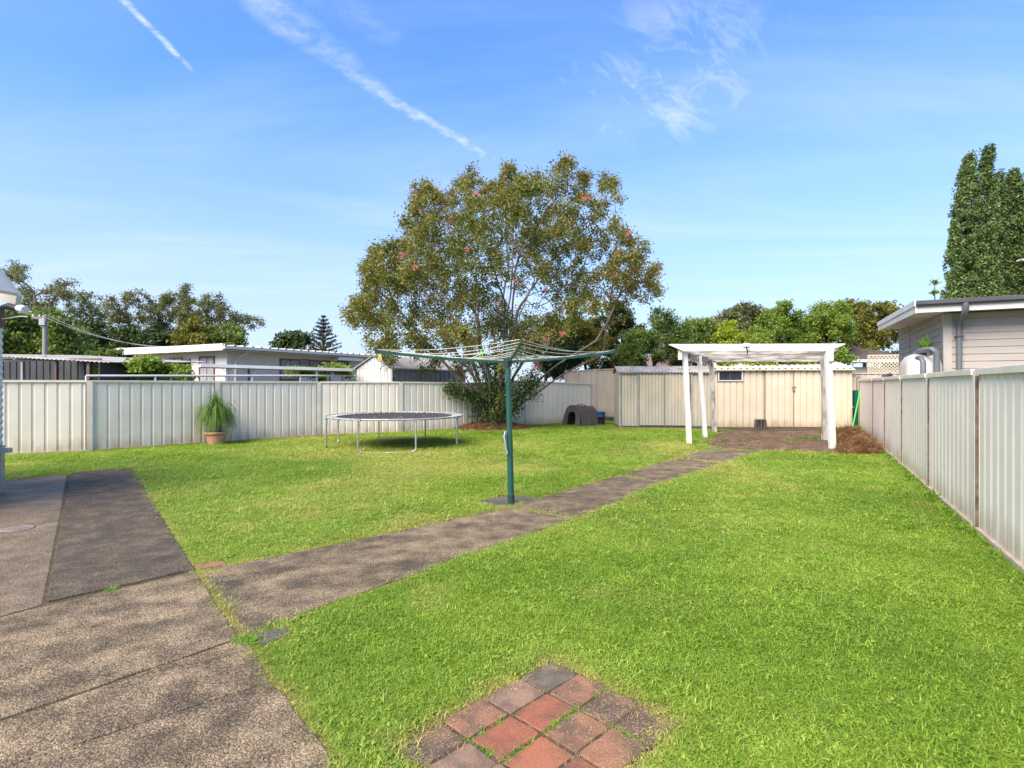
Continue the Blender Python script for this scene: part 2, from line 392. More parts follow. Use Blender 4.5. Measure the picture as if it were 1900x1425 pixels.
# ------------------------------------------------------------------ the setting: ground, lawn, slabs
def inside(poly, X, Y):
    poly = np.asarray([(p[0], p[1]) for p in poly]); n = len(poly); c = np.zeros(len(X), bool)
    for i in range(n):
        x0, y0 = poly[i]; x1, y1 = poly[(i + 1) % n]
        if y0 == y1: continue
        k = ((y0 > Y) != (y1 > Y)) & (X < (x1 - x0) * (Y - y0) / (y1 - y0) + x0); c ^= k
    return c
def edge_dist(poly, X, Y):
    poly = np.asarray([(p[0], p[1]) for p in poly]); d = np.full(len(X), 1e9); Q = np.stack([X, Y], 1)
    for i in range(len(poly)):
        a = poly[i]; b = poly[(i + 1) % len(poly)]; ab = b - a
        t = np.clip(((Q - a) @ ab) / max(ab @ ab, 1e-9), 0, 1)
        d = np.minimum(d, np.linalg.norm(Q - (a + t[:, None] * ab), axis=1))
    return d
tag(MB().box(-500, 500, -60, 900, -.4, -.03).build('ground', M['earth']), kind='structure')
YARD = [(-14.5, -5), (-14.5, 7.2), (-11.5, 10.2), (-9.95, 10.9), (-8.72, 11.5), (-7.05, 13.25), (-5.2, 14.95), (-3.2, 15.95), (-1.3, 17.45), (.5, 18.85), (2.9, 20.05),
        (3.3, 21.6), (6.5, 19.2), (11.2, 19.0), (11.15, 17.9), (4.44, 5.3), (-1.0, -5)]
lw = MB(); lw.raw([(p[0], p[1], 0) for p in YARD], [tuple(range(len(YARD)))[::-1]])
me = lw.build('lawn', M['turf']); tag(me, kind='structure')
if me.data.polygons[0].normal.z < 0: me.data.flip_normals()

def gp(pts): return [tuple(G(x, y)[:2]) for x, y in pts]
def shrink(poly, d):
    c = np.mean(np.array(poly), 0); out = []
    for p in poly:
        v = np.array(p) - c; L = np.linalg.norm(v); out.append(tuple(c + v * (1 - d / L)))
    return out
SLABS = []      # (polygon, material, parent kind, height, label)
SLAB_A = gp([(132, 878), (246, 870.5), (361, 1059), (87, 1120)])
SLAB_B = gp([(-330, 905), (5, 893), (125, 880), (79, 1123), (0, 1145), (-560, 1290)])
SLAB_C = gp([(-560, 1296), (0, 1149), (84, 1127), (363, 1063), (442, 1186), (361, 1216)]) + [(-3.2, 1.05), (-6.5, -.8)]
j1 = [(-6.48, -.85), (-3.19, 1.03)] + gp([(361, 1217.5), (443, 1189), (452, 1189), (471, 1206), (501, 1268)]) + [tuple(G(55, 1412)[:2])] + [(-5.2, -.55)]
SLAB_D = j1
e0 = G(501, 1271); e1 = G(55, 1415)
SLAB_E = [(-5.15, -.6), tuple(e1[:2]), tuple(e0[:2])] + gp([(531, 1296), (573, 1355), (616, 1414)]) + [(-.55, 1.6), (.4, -.6), (1.6, -4.8), (-9, -4.8)]
PATH1 = gp([(378, 1066), (418, 1053), (569, 1023), (763, 981), (944, 943), (1063, 964), (932, 1010.5), (800, 1056), (679, 1099), (553, 1145), (464, 1180)])
PATH2 = gp([(949, 941), (1025, 919), (1100, 897), (1143, 884), (1230, 896), (1150, 931), (1068, 962)])
PATH3 = gp([(1147, 882.5), (1220, 861), (1257, 851), (1344, 862), (1290, 877), (1234, 895)])
PATH4 = gp([(1262, 850), (1296, 838), (1330, 834), (1404, 838.5), (1347, 861)])
PAD = gp([(886, 935), (902, 927), (943, 919), (990, 922), (1000, 926), (951, 939), (930, 943)])
TILE1 = gp([(470, 1181), (529, 1169), (544, 1177), (483, 1203)])
TILE2 = gp([(363, 1050), (415, 1043), (420, 1050), (368, 1059)])
PATIO = gp([(1303, 823), (1340, 801), (1552, 800), (1572, 838), (1540, 839), (1404, 837.5), (1328, 833)])
APRON = [(3.3, 17.7), (6.0, 17.0), (6.9, 16.25), (9.7, 15.9), (10.4, 16.9), (11.1, 18.3), (3.3, 18.9)]
drive = empty('driveway', (-3, 3, 0), kind='structure')
path = empty('path', (1, 8, 0), kind='structure')
def slab(poly, mat, parent, h=.012, name='concrete_slab', label=None, jit=.0):
    # edges broken into short runs with a little raggedness, as poured concrete has
    pts = []
    for i in range(len(poly)):
        a = np.array(poly[i]); b = np.array(poly[(i + 1) % len(poly)]); n = max(1, int(np.linalg.norm(b - a) / .12))
        if np.linalg.norm(b - a) > 6: n = 6
        for k in range(n):
            p = a + (b - a) * k / n
            if k: p = p + rng.normal(0, .004, 2)
            pts.append(tuple(p))
    o = MB().prism(pts, -.10, h).build(name, mat, parent, bevel=.006, label=label); return o
slab(SLAB_A, M['asphalt'], drive, .016, label='dark grey tarry slab')
slab(SLAB_B, M['con_wet'], drive, .008, label='damp stained slab with a drain in it')
slab(SLAB_C, M['con_tan'], drive, .012, label='brown speckled slab')
slab(SLAB_D, M['con_tan'], drive, .010)
slab(SLAB_E, M['con_tan'], drive, .013)
for p_ in (PATH1, PATH2, PATH3, PATH4): slab(p_, M['con_path'], path, .012)
jb = MB()   # dark mossy bed that shows between the slabs
jb.raw([(p[0], p[1], .004) for p in gp([(-560, 905), (5, 892), (246, 869), (363, 1057), (378, 1064), (464, 1181), (452, 1190), (505, 1275), (616, 1414)]) + [(-.6, 1.5), (.3, -.6), (1.5, -4.8), (-12, -4.8)]], [tuple(range(13))[::-1]])
o = jb.build('joint_bed', M['joint'], drive)
if o.data.polygons[0].normal.z < 0: o.data.flip_normals()
o = slab(PAD, M['con_pad'], None, .009, 'hoist_pad'); tag(o, 'worn concrete footing pad under the green clothes hoist pole', 'concrete pad')
o = slab(TILE1, M['con_pad'], None, .016, 'stepping_tile'); tag(o, 'square grey tile beside the start of the path, right edge', 'tile', 'loose tiles beside the path')
o = slab(TILE2, PV['brown'], None, .014, 'stepping_tile'); tag(o, 'small brown tile in the corner between dark slab and path', 'tile', 'loose tiles beside the path')
tag(slab(APRON, M['asphalt'], None, .006, 'pavement'), kind='structure')
# round drain cover in the damp slab
dr = empty('drain_cover', G(33, 981, .008), 'round metal drain cover set in the damp slab', 'drain')
c_ = G(33, 981, .008)
MB().lathe([(.125, 0), (.13, .004), (.115, .005), (.113, .003)], c_, 28, cap=False).build('rim', M['dark_trim'], dr)
mb = MB().lathe([(.112, .001), (.112, .003)], c_, 28)
for k in range(-3, 4): mb.bar((c_.x + k * .026, c_.y - .07, c_.z + .003), (c_.x + k * .026, c_.y + .07, c_.z + .003), .009, .005)
mb.build('grate', M['dark_trim'], dr)

# the red pavers in the foreground: a diagonal patch, each paver its own object
O0 = Vector((.195, 2.79, 0)); U = Vector((-.700, -.714, 0)); V = Vector((.707, -.707, 0)); SU, SV = .2325, .176
patch = empty('paver_patch', tuple(O0), 'diagonal patch of old red and charcoal square pavers in the lawn', 'pavers')
kinds = {(0, 0): 'grey', (1, 0): 'mauve', (2, 0): 'brown', (3, 0): 'spot', (0, 1): 'brown', (1, 1): 'red', (2, 1): 'red', (3, 1): 'mauve',
         (0, 2): 'spot', (1, 2): 'brown', (2, 2): 'bright', (3, 2): 'mauve', (0, 3): 'spot', (1, 3): 'brown', (2, 3): 'red', (3, 3): 'brown'}
PAVE_POLYS = []
soilp = MB()
for (i, j), kd in kinds.items():
    a = O0 + U * (SU * i + .004) + V * (SV * j + .004); w = U * (SU - .010); h = V * (SV - .010)
    dz = random.uniform(-.005, .005) + .011
    cs = [a, a + w, a + w + h, a + h]; ctr = sum(cs, Vector()) / 4
    rot = Matrix.Rotation(R(random.uniform(-1.6, 1.6)), 3, 'Z')
    jx = Vector((random.uniform(-.003, .003), random.uniform(-.003, .003), 0))
    cs = [ctr + rot @ (p - ctr) + jx for p in cs]
    # rounded, slightly chipped outline
    pts = []
    for k in range(4):
        p, q, r_ = cs[k], cs[(k + 1) % 4], cs[k - 1]
        c_r = random.uniform(.006, .016)
        pts.append(tuple((p + (r_ - p).normalized() * c_r)[:2])); pts.append(tuple((p + (q - p).normalized() * c_r)[:2]))
        for t in (.33, .66):
            m_ = p.lerp(q, t) + (ctr - p.lerp(q, t)).normalized() * random.uniform(0, .004); pts.append(tuple(m_[:2]))
    PAVE_POLYS.append([tuple(p[:2]) for p in cs])
    o = MB().prism(pts, -.03, dz).build('paver', PV[kd], patch, bevel=.004)
    tx, ty = random.uniform(-.02, .02), random.uniform(-.02, .02)
PATCH_POLY = [tuple((O0 + U * a + V * b)[:2]) for a, b in ((-.01, -.01), (SU * 4 + .01, -.01), (SU * 4 + .01, SV * 4 + .01), (-.01, SV * 4 + .01))]
soilp.raw([(p[0], p[1], .005) for p in PATCH_POLY], [(0, 1, 2, 3)]).build('sand_bed', M['soil'], patch)

# brick floor under the pergola
patio = empty('brick_patio', (7, 13, 0), 'weedy dull red brick paving under the white pergola', 'brick paving')
MB().raw([(p[0], p[1], .004) for p in PATIO], [tuple(range(len(PATIO)))]).build('sand_bed', M['soil'], patio)
bm_mesh = None; far = MB(); cells = []
BU, BV = .235, .118
c0 = Vector((7, 13.5, 0))
for i in range(-22, 23):
    for j in range(-40, 41):
        p = c0 + E * (BU * (i + (.5 if j % 2 else 0))) + D * (BV * j)
        cells.append(p)
cx_ = np.array([p.x for p in cells]); cy_ = np.array([p.y for p in cells])
ok = inside(PATIO, cx_, cy_) & (edge_dist(PATIO, cx_, cy_) > .06)
cells = sorted([cells[i] for i in np.nonzero(ok)[0]], key=lambda p: p.y)
base_me = None
for n, p in enumerate(cells):
    if rng.random() < .03: continue
    dz = random.uniform(-.008, .006)
    if n < 300:
        if base_me is None:
            o = MB().obox(-E * .11 - D * .053 + Vector((0, 0, -.03)), E * .22, D * .106, Vector((0, 0, .048))).build('brick', M['patio'], patio, local=True)
            base_me = o.data
        else:
            o = bpy.data.objects.new('brick', base_me); COL.objects.link(o); o.parent = patio
        o.location = (p.x - 7, p.y - 13, dz); o.rotation_euler = (random.uniform(-.02, .02), random.uniform(-.02, .02), random.uniform(-.03, .03))
    else:
        far.obox(p - E * .11 - D * .053 + Vector((0, 0, -.03 + dz)), E * .22, D * .106, Vector((0, 0, .048)))
if far.v:
    o = far.build('bricks', M['patio'], patio); o['kind'] = 'stuff'

# ------------------------------------------------------------------ scattering (grass, weeds, straw)
def tuft_mesh(name, mat, n, rad, h, w, bend=.6, droop=0, seg=2, splay=.5):
    vs = []; fs = []; tint = []
    for k in range(n):
        a = rng.uniform(0, 2 * math.pi); r = rad * math.sqrt(rng.random()); bx, by = r * math.cos(a), r * math.sin(a)
        H = h * rng.uniform(.55, 1.15); az = rng.uniform(0, 2 * math.pi); tilt = abs(rng.normal(splay, .3))
        dx, dy = math.cos(az), math.sin(az); W = w * rng.uniform(.7, 1.3); px, py = -dy * W / 2, dx * W / 2
        b = len(vs); tt = rng.random()
        for s_ in range(seg + 1):
            t = s_ / seg; th = tilt + bend * t
            x = bx + dx * H * math.sin(th) * t; y = by + dy * H * math.sin(th) * t; z = H * math.cos(th) * t
            wf = (1 - t * .9)
            if s_ < seg: vs += [(x - px * wf, y - py * wf, z), (x + px * wf, y + py * wf, z)]; tint += [tt, tt]
            else: vs.append((x, y, z)); tint.append(tt)
        for s_ in range(seg):
            i = b + 2 * s_
            if s_ < seg - 1: fs.append((i, i + 1, i + 3, i + 2))
            else: fs.append((i, i + 1, i + 2))
    me = bpy.data.meshes.new(name); me.from_pydata(vs, [], fs); me.materials.append(mat)
    at = me.attributes.new('tint', 'FLOAT', 'POINT'); at.data.foreach_set('value', tint); me.update()
    return me
def scatter(name, pts, scl, dry, meshes, parent=None, tilt=.15, kind='stuff'):
    """one object: points that carry instances of the given small meshes"""
    n = len(pts)
    me = bpy.data.meshes.new(name); me.vertices.add(n); me.vertices.foreach_set('co', np.asarray(pts, dtype=np.float32).ravel())
    rot = np.stack([rng.normal(0, tilt, n), rng.normal(0, tilt, n), rng.uniform(0, 2 * math.pi, n)], 1).astype(np.float32)
    a = me.attributes.new('rot', 'FLOAT_VECTOR', 'POINT'); a.data.foreach_set('vector', rot.ravel())
    a = me.attributes.new('scl', 'FLOAT', 'POINT'); a.data.foreach_set('value', np.asarray(scl, dtype=np.float32))
    a = me.attributes.new('dry', 'FLOAT', 'POINT'); a.data.foreach_set('value', np.asarray(dry, dtype=np.float32))
    a = me.attributes.new('pick', 'INT', 'POINT'); a.data.foreach_set('value', rng.integers(0, len(meshes), n).astype(np.int32))
    o = bpy.data.objects.new(name, me); COL.objects.link(o); o.parent = parent
    src = bpy.data.collections.new(name + '_source')
    for k, m_ in enumerate(meshes): src.objects.link(bpy.data.objects.new('%s_%02d' % (name, k), m_))
    ng = bpy.data.node_groups.new(name, 'GeometryNodeTree')
    ng.interface.new_socket('Geometry', in_out='INPUT', socket_type='NodeSocketGeometry'); ng.interface.new_socket('Geometry', in_out='OUTPUT', socket_type='NodeSocketGeometry')
    N = ng.nodes; L = ng.links
    gi = N.new('NodeGroupInput'); go = N.new('NodeGroupOutput'); ci = N.new('GeometryNodeCollectionInfo')
    ci.inputs['Collection'].default_value = src; ci.inputs['Separate Children'].default_value = True; ci.inputs['Reset Children'].default_value = True
    ip = N.new('GeometryNodeInstanceOnPoints'); ip.inputs['Pick Instance'].default_value = True
    def att(nm, ty):
        x = N.new('GeometryNodeInputNamedAttribute'); x.data_type = ty; x.inputs['Name'].default_value = nm; return x.outputs['Attribute']
    L.new(gi.outputs[0], ip.inputs['Points']); L.new(ci.outputs[0], ip.inputs['Instance'])
    L.new(att('pick', 'INT'), ip.inputs['Instance Index']); L.new(att('scl', 'FLOAT'), ip.inputs['Scale'])
    er = N.new('FunctionNodeEulerToRotation'); L.new(att('rot', 'FLOAT_VECTOR'), er.inputs[0]); L.new(er.outputs[0], ip.inputs['Rotation'])
    L.new(ip.outputs[0], go.inputs[0])
    md = o.modifiers.new('scatter', 'NODES'); md.node_group = ng
    o['kind'] = kind
    return o
def vnoise(X, Y, s, seed=0):
    """smooth value noise on numpy arrays"""
    r_ = np.random.default_rng(seed).random((64, 64)); x = X * s + 200; y = Y * s + 200
    xi = np.floor(x).astype(int); yi = np.floor(y).astype(int); fx = x - xi; fy = y - yi
    fx = fx * fx * (3 - 2 * fx); fy = fy * fy * (3 - 2 * fy)
    a = r_[xi % 64, yi % 64]; b = r_[(xi + 1) % 64, yi % 64]; c = r_[xi % 64, (yi + 1) % 64]; d = r_[(xi + 1) % 64, (yi + 1) % 64]
    return (a * (1 - fx) + b * fx) * (1 - fy) + (c * (1 - fx) + d * fx) * fy
DRIVE_ALL = gp([(-560, 905), (5, 893), (246, 871), (361, 1059), (452, 1189), (501, 1270), (573, 1355), (616, 1414)]) + [(-.55, 1.6), (.4, -.6), (1.6, -4.8), (-14, -4.8)]
JOINT = gp([(361, 1059), (380, 1064), (466, 1183), (452, 1190)])
HARD = [DRIVE_ALL, JOINT, SLAB_A, SLAB_B, SLAB_C, SLAB_D, SLAB_E, PATH1, PATH2, PATH3, PATH4, PAD, TILE1, TILE2, PATIO, APRON, PATCH_POLY]
MULCH_C = (-.62, 17.2)
PILE = [(6.45, 11.05), (7.3, 10.95), (7.72, 11.6), (9.35, 14.6), (9.1, 15.4), (8.7, 15.0), (7.75, 13.3)]
def place_grass(n, y0, y1, s0, s1):
    X = rng.uniform(-13, 11, n); Y = rng.uniform(y0, y1, n)
    k = (np.abs(X) < Y * .95 + .8); X, Y = X[k], Y[k]
    k = inside(YARD, X, Y); X, Y = X[k], Y[k]
    d = np.full(len(X), 9.)
    keep = np.ones(len(X), bool)
    for p in HARD + [PILE]:
        ins = inside(p, X, Y); e = edge_dist(p, X, Y); keep &= ~(ins & (e > .012 + (.055 if p is PATCH_POLY else .03) * vnoise(X, Y, 6, 3))); d = np.minimum(d, np.where(ins, 0, e))
    m = np.hypot((X - MULCH_C[0]) / 1.0, (Y - MULCH_C[1]) / .6); keep &= m > .95 + .3 * vnoise(X, Y, 2, 9)
    X, Y, d = X[keep], Y[keep], d[keep]
    # thin, yellowed grass by hard edges, and broad dry drifts in the back lawn; paling with distance stands for light
    near = np.exp(-d / .07) * (.35 + .9 * vnoise(X, Y, 4, 5))
    dpatch = np.hypot(X - .2, Y - 2.35)
    near = near * np.where(dpatch < 1.2, 1.15, .75)
    drift_light = np.clip((vnoise(X, Y, .55, 11) - .45) * 2.2, 0, 1) * np.clip((Y - 4) / 5, 0, 1) * .60 * (X < 4) + .10 * np.clip((Y - 4) / 5, 0, 1)  # last term puts the far lawn's brighter light into the blade colour
    drift_light += np.clip(vnoise(X, Y, 1.9, 12) - .70, 0, 1) * 1.6 * (Y > 3.4)
    dry = np.clip(near + drift_light + rng.normal(0, .10, len(X)), 0, 1)
    sc = rng.uniform(s0, s1, len(X)) * (.78 + .45 * vnoise(X, Y, 1.6, 21)) * np.where(d < .06, .7, 1)
    return np.stack([X, Y, np.full(len(X), -.002)], 1), sc, dry
tufts = [tuft_mesh('grass_tuft', M['grass'], 44, .075, .036, .0046, .8, splay=.8) for _ in range(6)]
parts_ = [place_grass(230000, 1.6, 5.2, .75, 1.25), place_grass(150000, 5.2, 10, 1.0, 1.6), place_grass(95000, 10, 21, 1.3, 2.0)]
gpts = np.concatenate([p[0] for p in parts_]); gs = np.concatenate([p[1] for p in parts_]); gd = np.concatenate([p[2] for p in parts_])
print('grass tufts', len(gpts))
tufts.append(tuft_mesh('grass_tuft', M['grass'], 34, .08, .028, .010, 1.0, splay=1.0)); tufts.append(tuft_mesh('grass_tuft', M['grass'], 26, .075, .050, .0045, .9, splay=.5))
scatter('grass', gpts, gs, gd, tufts)

# ------------------------------------------------------------------ ribbed steel sheets and fences
def ribbed(mb, a, b, z0, z1, n, pitch=.2, depth=.016, rib=.045, z1b=None, z0b=None, phase=0.0, slope=.012):
    """folded steel sheet from a to b (ground points), n = side that shows; profile repeats every pitch"""
    a = Vector(a); b = Vector(b); L = (b - a).length; u = (b - a) / L
    z1b = z1 if z1b is None else z1b; z0b = z0 if z0b is None else z0b
    xs = [(0, 0)]; x = phase
    while x < L:
        for dx, dd in ((0, 0), (slope, -1), (rib, -1), (rib + slope, 0)):
            if 0 < x + dx < L: xs.append((x + dx, dd))
        x += pitch
    xs.append((L, 0)); vs = []
    for (t, dd) in xs:
        p = a + u * t + n * (dd * depth); k = t / L
        vs.append((p.x, p.y, z0 + (z0b - z0) * k)); vs.append((p.x, p.y, z1 + (z1b - z1) * k))
    fs = [(2 * i, 2 * i + 2, 2 * i + 3, 2 * i + 1) for i in range(len(xs) - 1)]
    # thin back skin so that the sheet has thickness
    m_ = len(vs); vs += [(v[0] - n.x * .004, v[1] - n.y * .004, v[2]) for v in vs]
    fs += [(2 * i + 1 + m_, 2 * i + 3 + m_, 2 * i + 2 + m_, 2 * i + m_) for i in range(len(xs) - 1)]
    mb.raw(vs, fs)
def steel_fence(name, pts, h, n_side, label, mat, pmat, post=.10, proud=.03, gap=0, hs=None, z0=.0, group=None, capw=.045, railh=.045, phase=0):
    """pts: post positions; n_side: +1 if the seen face is to the left of the run"""
    root = empty(name, tuple(pts[0][:2]) + (0,), label, 'fence', group)
    pts = [Vector((p[0], p[1], 0)) for p in pts]
    for i in range(len(pts) - 1):
        a, b = pts[i], pts[i + 1]; u = (b - a).normalized(); n = Vector((-u.y, u.x, 0)) * n_side
        ha, hb = (h, h) if hs is None else (hs[i], hs[i + 1])
        pa, pb = a + u * post * .45, b - u * post * .45
        mb = MB(); ribbed(mb, pa, pb, z0 + .02, ha - .02, n, z1b=hb - .02, phase=.04 + phase, slope=.034 if gap else .014, depth=.009 if gap else .016); mb.build('panel', mat, root)
        up = (Vector((0, 0, 1)))
        MB().bar(pa + n * .004 + up * (ha - .005), pb + n * .004 + up * (hb - .005), capw, railh, up).build('top_rail', pmat, root, bevel=.004)
        MB().bar(pa + n * .004 + up * (z0 + .022), pb + n * .004 + up * (z0 + .022), capw, .05, up).build('bottom_rail', pmat, root)
    for i, p in enumerate(pts):
        u = ((pts[min(i + 1, len(pts) - 1)] - pts[max(i - 1, 0)])).normalized(); n = Vector((-u.y, u.x, 0)) * n_side
        ht = (h if hs is None else hs[i]) + .012
        o = MB()
        if gap: o.obox(p - n * .03 + UP * z0, u * (post * .5), n * (.03 + proud), UP * (ht - z0))
        else: o.obox(p - u * post * .5 - n * .03 + UP * z0, u * post, n * (.03 + proud), UP * (ht - z0))
        ob = o.build('post', pmat, root)
        if gap: MB().obox(p - u * .006 - n * .03 + UP * z0, u * .005, n * (.026 + proud), UP * (ht - z0 - .05)).obox(p - u * (post * .5 - .004) - n * .03 + UP * z0, u * (post * .5 - .01), n * .008, UP * (ht - z0 - .05)).build('post_gap_shade', M['gap'], ob)  # dark strips that paint the shade in the gap beside the post
        else:
            MB().obox(p - u * (post * .5 + .016) + n * .0 + UP * z0, u * .016, n * .014, UP * (ht - z0 - .06)).build('post_gap_shade', M['gap'], ob)  # thin dark strip painting the shaded line beside the post
    return root
LP = [(-13.2, 9.1), (-11.05, 10.25), (-8.72, 11.46), (-7.02, 13.22), (-5.2, 14.92), (-3.2, 15.98), (-1.32, 17.45), (.48, 18.85), (2.9, 20.05)]
steel_fence('steel_fence', LP, 1.455, -1, 'long cream ribbed steel fence behind the trampoline and the potted plant', M['fence'], M['fence_post'],
            hs=[1.46, 1.46, 1.46, 1.455, 1.45, 1.45, 1.43, 1.50, 1.40])
RP = [(4.44 + D.x * 2.42 * k, 5.30 + D.y * 2.42 * k) for k in range(-3, 6)]
RP[-1] = (10.95, 17.5)
steel_fence('steel_fence', RP, 1.52, 1, 'tall cream ribbed steel fence in front of the house with the rain tank', M['fence'], M['fence_post'], post=.15, gap=1, proud=.02, capw=.06, railh=.06)
steel_fence('steel_fence', [(2.2, 22.6), (2.62, 22.0), (3.22, 21.3), (4.0, 20.4), (4.6, 19.85)], 2.0, -1, 'taller tan steel fence between the low fence and the old shed, behind the kennel', M['tan_fence'], M['tan_fence'],
            hs=[1.93, 1.93, 1.95, 1.96, 1.95], z0=.18)
# dark pipe-like timber left of the tan fence and pale fence behind the far right corner
steel_fence('steel_fence', [(10.4, 20.4), (12.1, 19.9), (14.6, 19.2)], 1.78, -1, 'pale pinkish steel fence across the gap behind the peach shed, under the lattice', M['tan_fence'], M['tan_fence'], z0=.0)
lt = empty('lattice_screen', tuple(P(1612, 692, 20.6)), 'cream criss-cross lattice screen standing above the pale rear fence', 'lattice')
l0 = P(1611, 694, 20.3); l1 = P(1690, 694, 19.9); lu = (l1 - l0); lw_ = Vector((lu.x, lu.y, 0)).length; lu = Vector((lu.x, lu.y, 0)).normalized(); hh = .66
k = -int(hh / .115)
slat_me = MB()
slats = []
while k * .115 < lw_:
    for sgn in (1, -1):
        x0 = k * .115; a0 = max(0, x0); a1 = min(lw_, x0 + hh)
        if a1 - a0 > .04:
            z0_, z1_ = (a0 - x0), (a1 - x0)
            if sgn < 0: z0_, z1_ = hh - z0_, hh - z1_
            slats.append((l0 + lu * a0 + UP * z0_, l0 + lu * a1 + UP * z1_, sgn))
    k += 1
for a, b, sgn in slats: slat_me.bar(a + Vector((0, .006 * sgn, 0)), b + Vector((0, .006 * sgn, 0)), .008, .030, Vector((0, 0, 1)))
o = slat_me.build('slats', M['lattice'], lt); o['kind'] = 'stuff'
fr = MB(); fr.bar(l0 - UP * .02, l0 + lu * lw_ - UP * .02, .03, .04); fr.bar(l0 + UP * (hh + .02), l0 + lu * lw_ + UP * (hh + .02), .03, .04)
fr.bar(l0 + lu * .0 - UP * .7, l0 + UP * (hh + .03), .04, .04); fr.build('frame', M['lattice'], lt)

# ------------------------------------------------------------------ garden sheds
def wall_pt(a, u, px):
    """where the vertical plane through a along u is met by picture column px -> distance along u"""
    k = (px - CX) / F
    return (k * a.y - a.x) / (u.x - k * u.y)
# old shed
r = empty('garden_shed', (3.55, 18.3, 0), 'older weathered steel shed with green grey door strips, left of the pergola', 'shed')
a = Vector((3.56, 18.35, 0)); b = Vector((6.55, 18.12, 0)); u = (b - a).normalized(); n = Vector((u.y, -u.x, 0)); LL = (b - a).length; bk = -n * 1.5
doors = [wall_pt(a, u, x) for x in (1183, 1232, 1281)]
def sheet(name, x0, x1, mat, off=0, z0=.02, z1=1.74, pitch=.105, parent=None, rib=.034, dep=.032):
    mb = MB(); ribbed(mb, a + u * x0 + n * off, a + u * x1 + n * off, z0, z1, n, pitch=pitch, depth=dep, rib=rib); return mb.build(name, mat, parent or r)
sheet('wall', 0.03, doors[0], M['shed_old']); sheet('wall', doors[2], LL, M['shed_old'])
sheet('door', doors[0] + .03, doors[1] - .01, M['shed_old'], .02, .04); sheet('door', doors[1] + .01, doors[2] - .03, M['shed_old'], .035, .04)
for x in (0.0, doors[0], doors[2], LL - .05):
    MB().obox(a + u * x + n * .012, u * .045, n * .03, UP * 1.75).build('corner_strip', M['shed_trim'], r)
MB().obox(a + u * (doors[1] - .008) + n * .036, u * .02, n * .012, UP * 1.73).build('door_edge', M['dark_trim'], r)
MB().obox(a + u * -.02 - n * 1.5 + n * 0, u * .02, n * 1.5, UP * 1.75).build('side_wall', M['shed_old'], r)
MB().obox(a + u * (LL) - n * 1.5, u * .02, n * 1.5, UP * 1.75).build('side_wall', M['shed_old'], r)
MB().obox(a - n * 1.52, u * LL, n * .02, UP * 1.75).build('back_wall', M['shed_old'], r)
MB().obox(a - u * .05 + n * .05 + UP * 1.74, u * (LL + .08), n * .02, UP * .035).build('eave_strip', M['dark_trim'], r)
def ribroof(parent, a, u, n, L, z0, z1, run, mat, pitch=.12, over=.1, rib=.04, dep=.02, name='roof', side=.06):
    """front slope rising from the eave back to a ridge and a back slope down again"""
    for s_ in (0, 1):
        mb = MB(); x = -side; prof = [(-side, 0)]
        while x < L + side:
            for dx, dd in ((0, 0), (.01, 1), (rib, 1), (rib + .01, 0)):
                if -side < x + dx < L + side: prof.append((x + dx, dd))
            x += pitch
        prof.append((L + side, 0)); vs = []
        for t, dd in prof:
            p0 = a + u * t + n * over + UP * (z0 + dd * dep); p1 = a + u * t - n * run + UP * (z1 + dd * dep)
            if s_: p0 = a + u * t - n * (2 * run + over) + UP * (z0 + dd * dep)
            vs += [p0, p1]
        m_ = len(vs); vs += [v - UP * .006 for v in vs]; q = len(prof) - 1
        fs = [(2 * i, 2 * i + 2, 2 * i + 3, 2 * i + 1) for i in range(q)] + [(2 * i + 1 + m_, 2 * i + 3 + m_, 2 * i + 2 + m_, 2 * i + m_) for i in range(q)]
        fs += [(2 * i + m_, 2 * i + 2 + m_, 2 * i + 2, 2 * i) for i in range(q)]
        mb.raw(vs, fs).build(name, mat, parent)
ribroof(r, a, u, n, LL, 1.775, 2.0, .78, M['roof_old'], pitch=.095, rib=.045, side=.08)
MB().extrude([a + UP * 1.75, a - n * 1.5 + UP * 1.75, a - n * .75 + UP * 1.97], u * .02).build('gable', M['shed_old'], r)
MB().extrude([a + u * LL + UP * 1.75, a + u * LL - n * 1.5 + UP * 1.75, a + u * LL - n * .75 + UP * 1.97], -u * .02).build('gable', M['shed_old'], r)
# new shed
r = empty('garden_shed', (6.6, 18.0, 0), 'newer peach coloured steel shed with a small window and double doors', 'shed')
a = Vector((6.60, 18.06, 0)); b = Vector((10.86, 17.75, 0)); u = (b - a).normalized(); n = Vector((u.y, -u.x, 0)); LL = (b - a).length
wx0, wx1 = wall_pt(a, u, 1332), wall_pt(a, u, 1378); d0, d1, d2 = (wall_pt(a, u, x) for x in (1417, 1471, 1524)); wz0, wz1 = 1.49, 1.83
H_ = 1.86
def sh2(name, x0, x1, off=0, z0=.0, z1=H_, pitch=.2): return sheet(name, x0, x1, M['shed_new'], off, z0, z1, pitch, r, .03, .034)
sh2('wall', 0, wx0 - .02); sh2('wall', wx0 - .02, wx1 + .02, 0, 0, wz0 - .03); sh2('wall', wx1 + .02, d0)
sh2('wall', d2, LL)
sh2('door', d0 + .03, d1 - .008, .02, .02, H_ - .02); dd = sh2('door', d1 + .012, d2 - .02, .02, .02, H_ - .02)
MB().obox(a + u * d0 + n * .0, u * .035, n * .03, UP * H_).build('door_post', M['dark_trim'], r)
MB().obox(a + u * (d2 - .015) + n * .0, u * .03, n * .03, UP * H_).build('door_post', M['dark_trim'], r)
MB().obox(a + u * (d1 - .008) + n * .012, u * .022, n * .02, UP * (H_ - .01)).build('door_gap', M['dark_trim'], r)
lc = a + u * (d1 + .005) + n * .05 + UP * 1.30
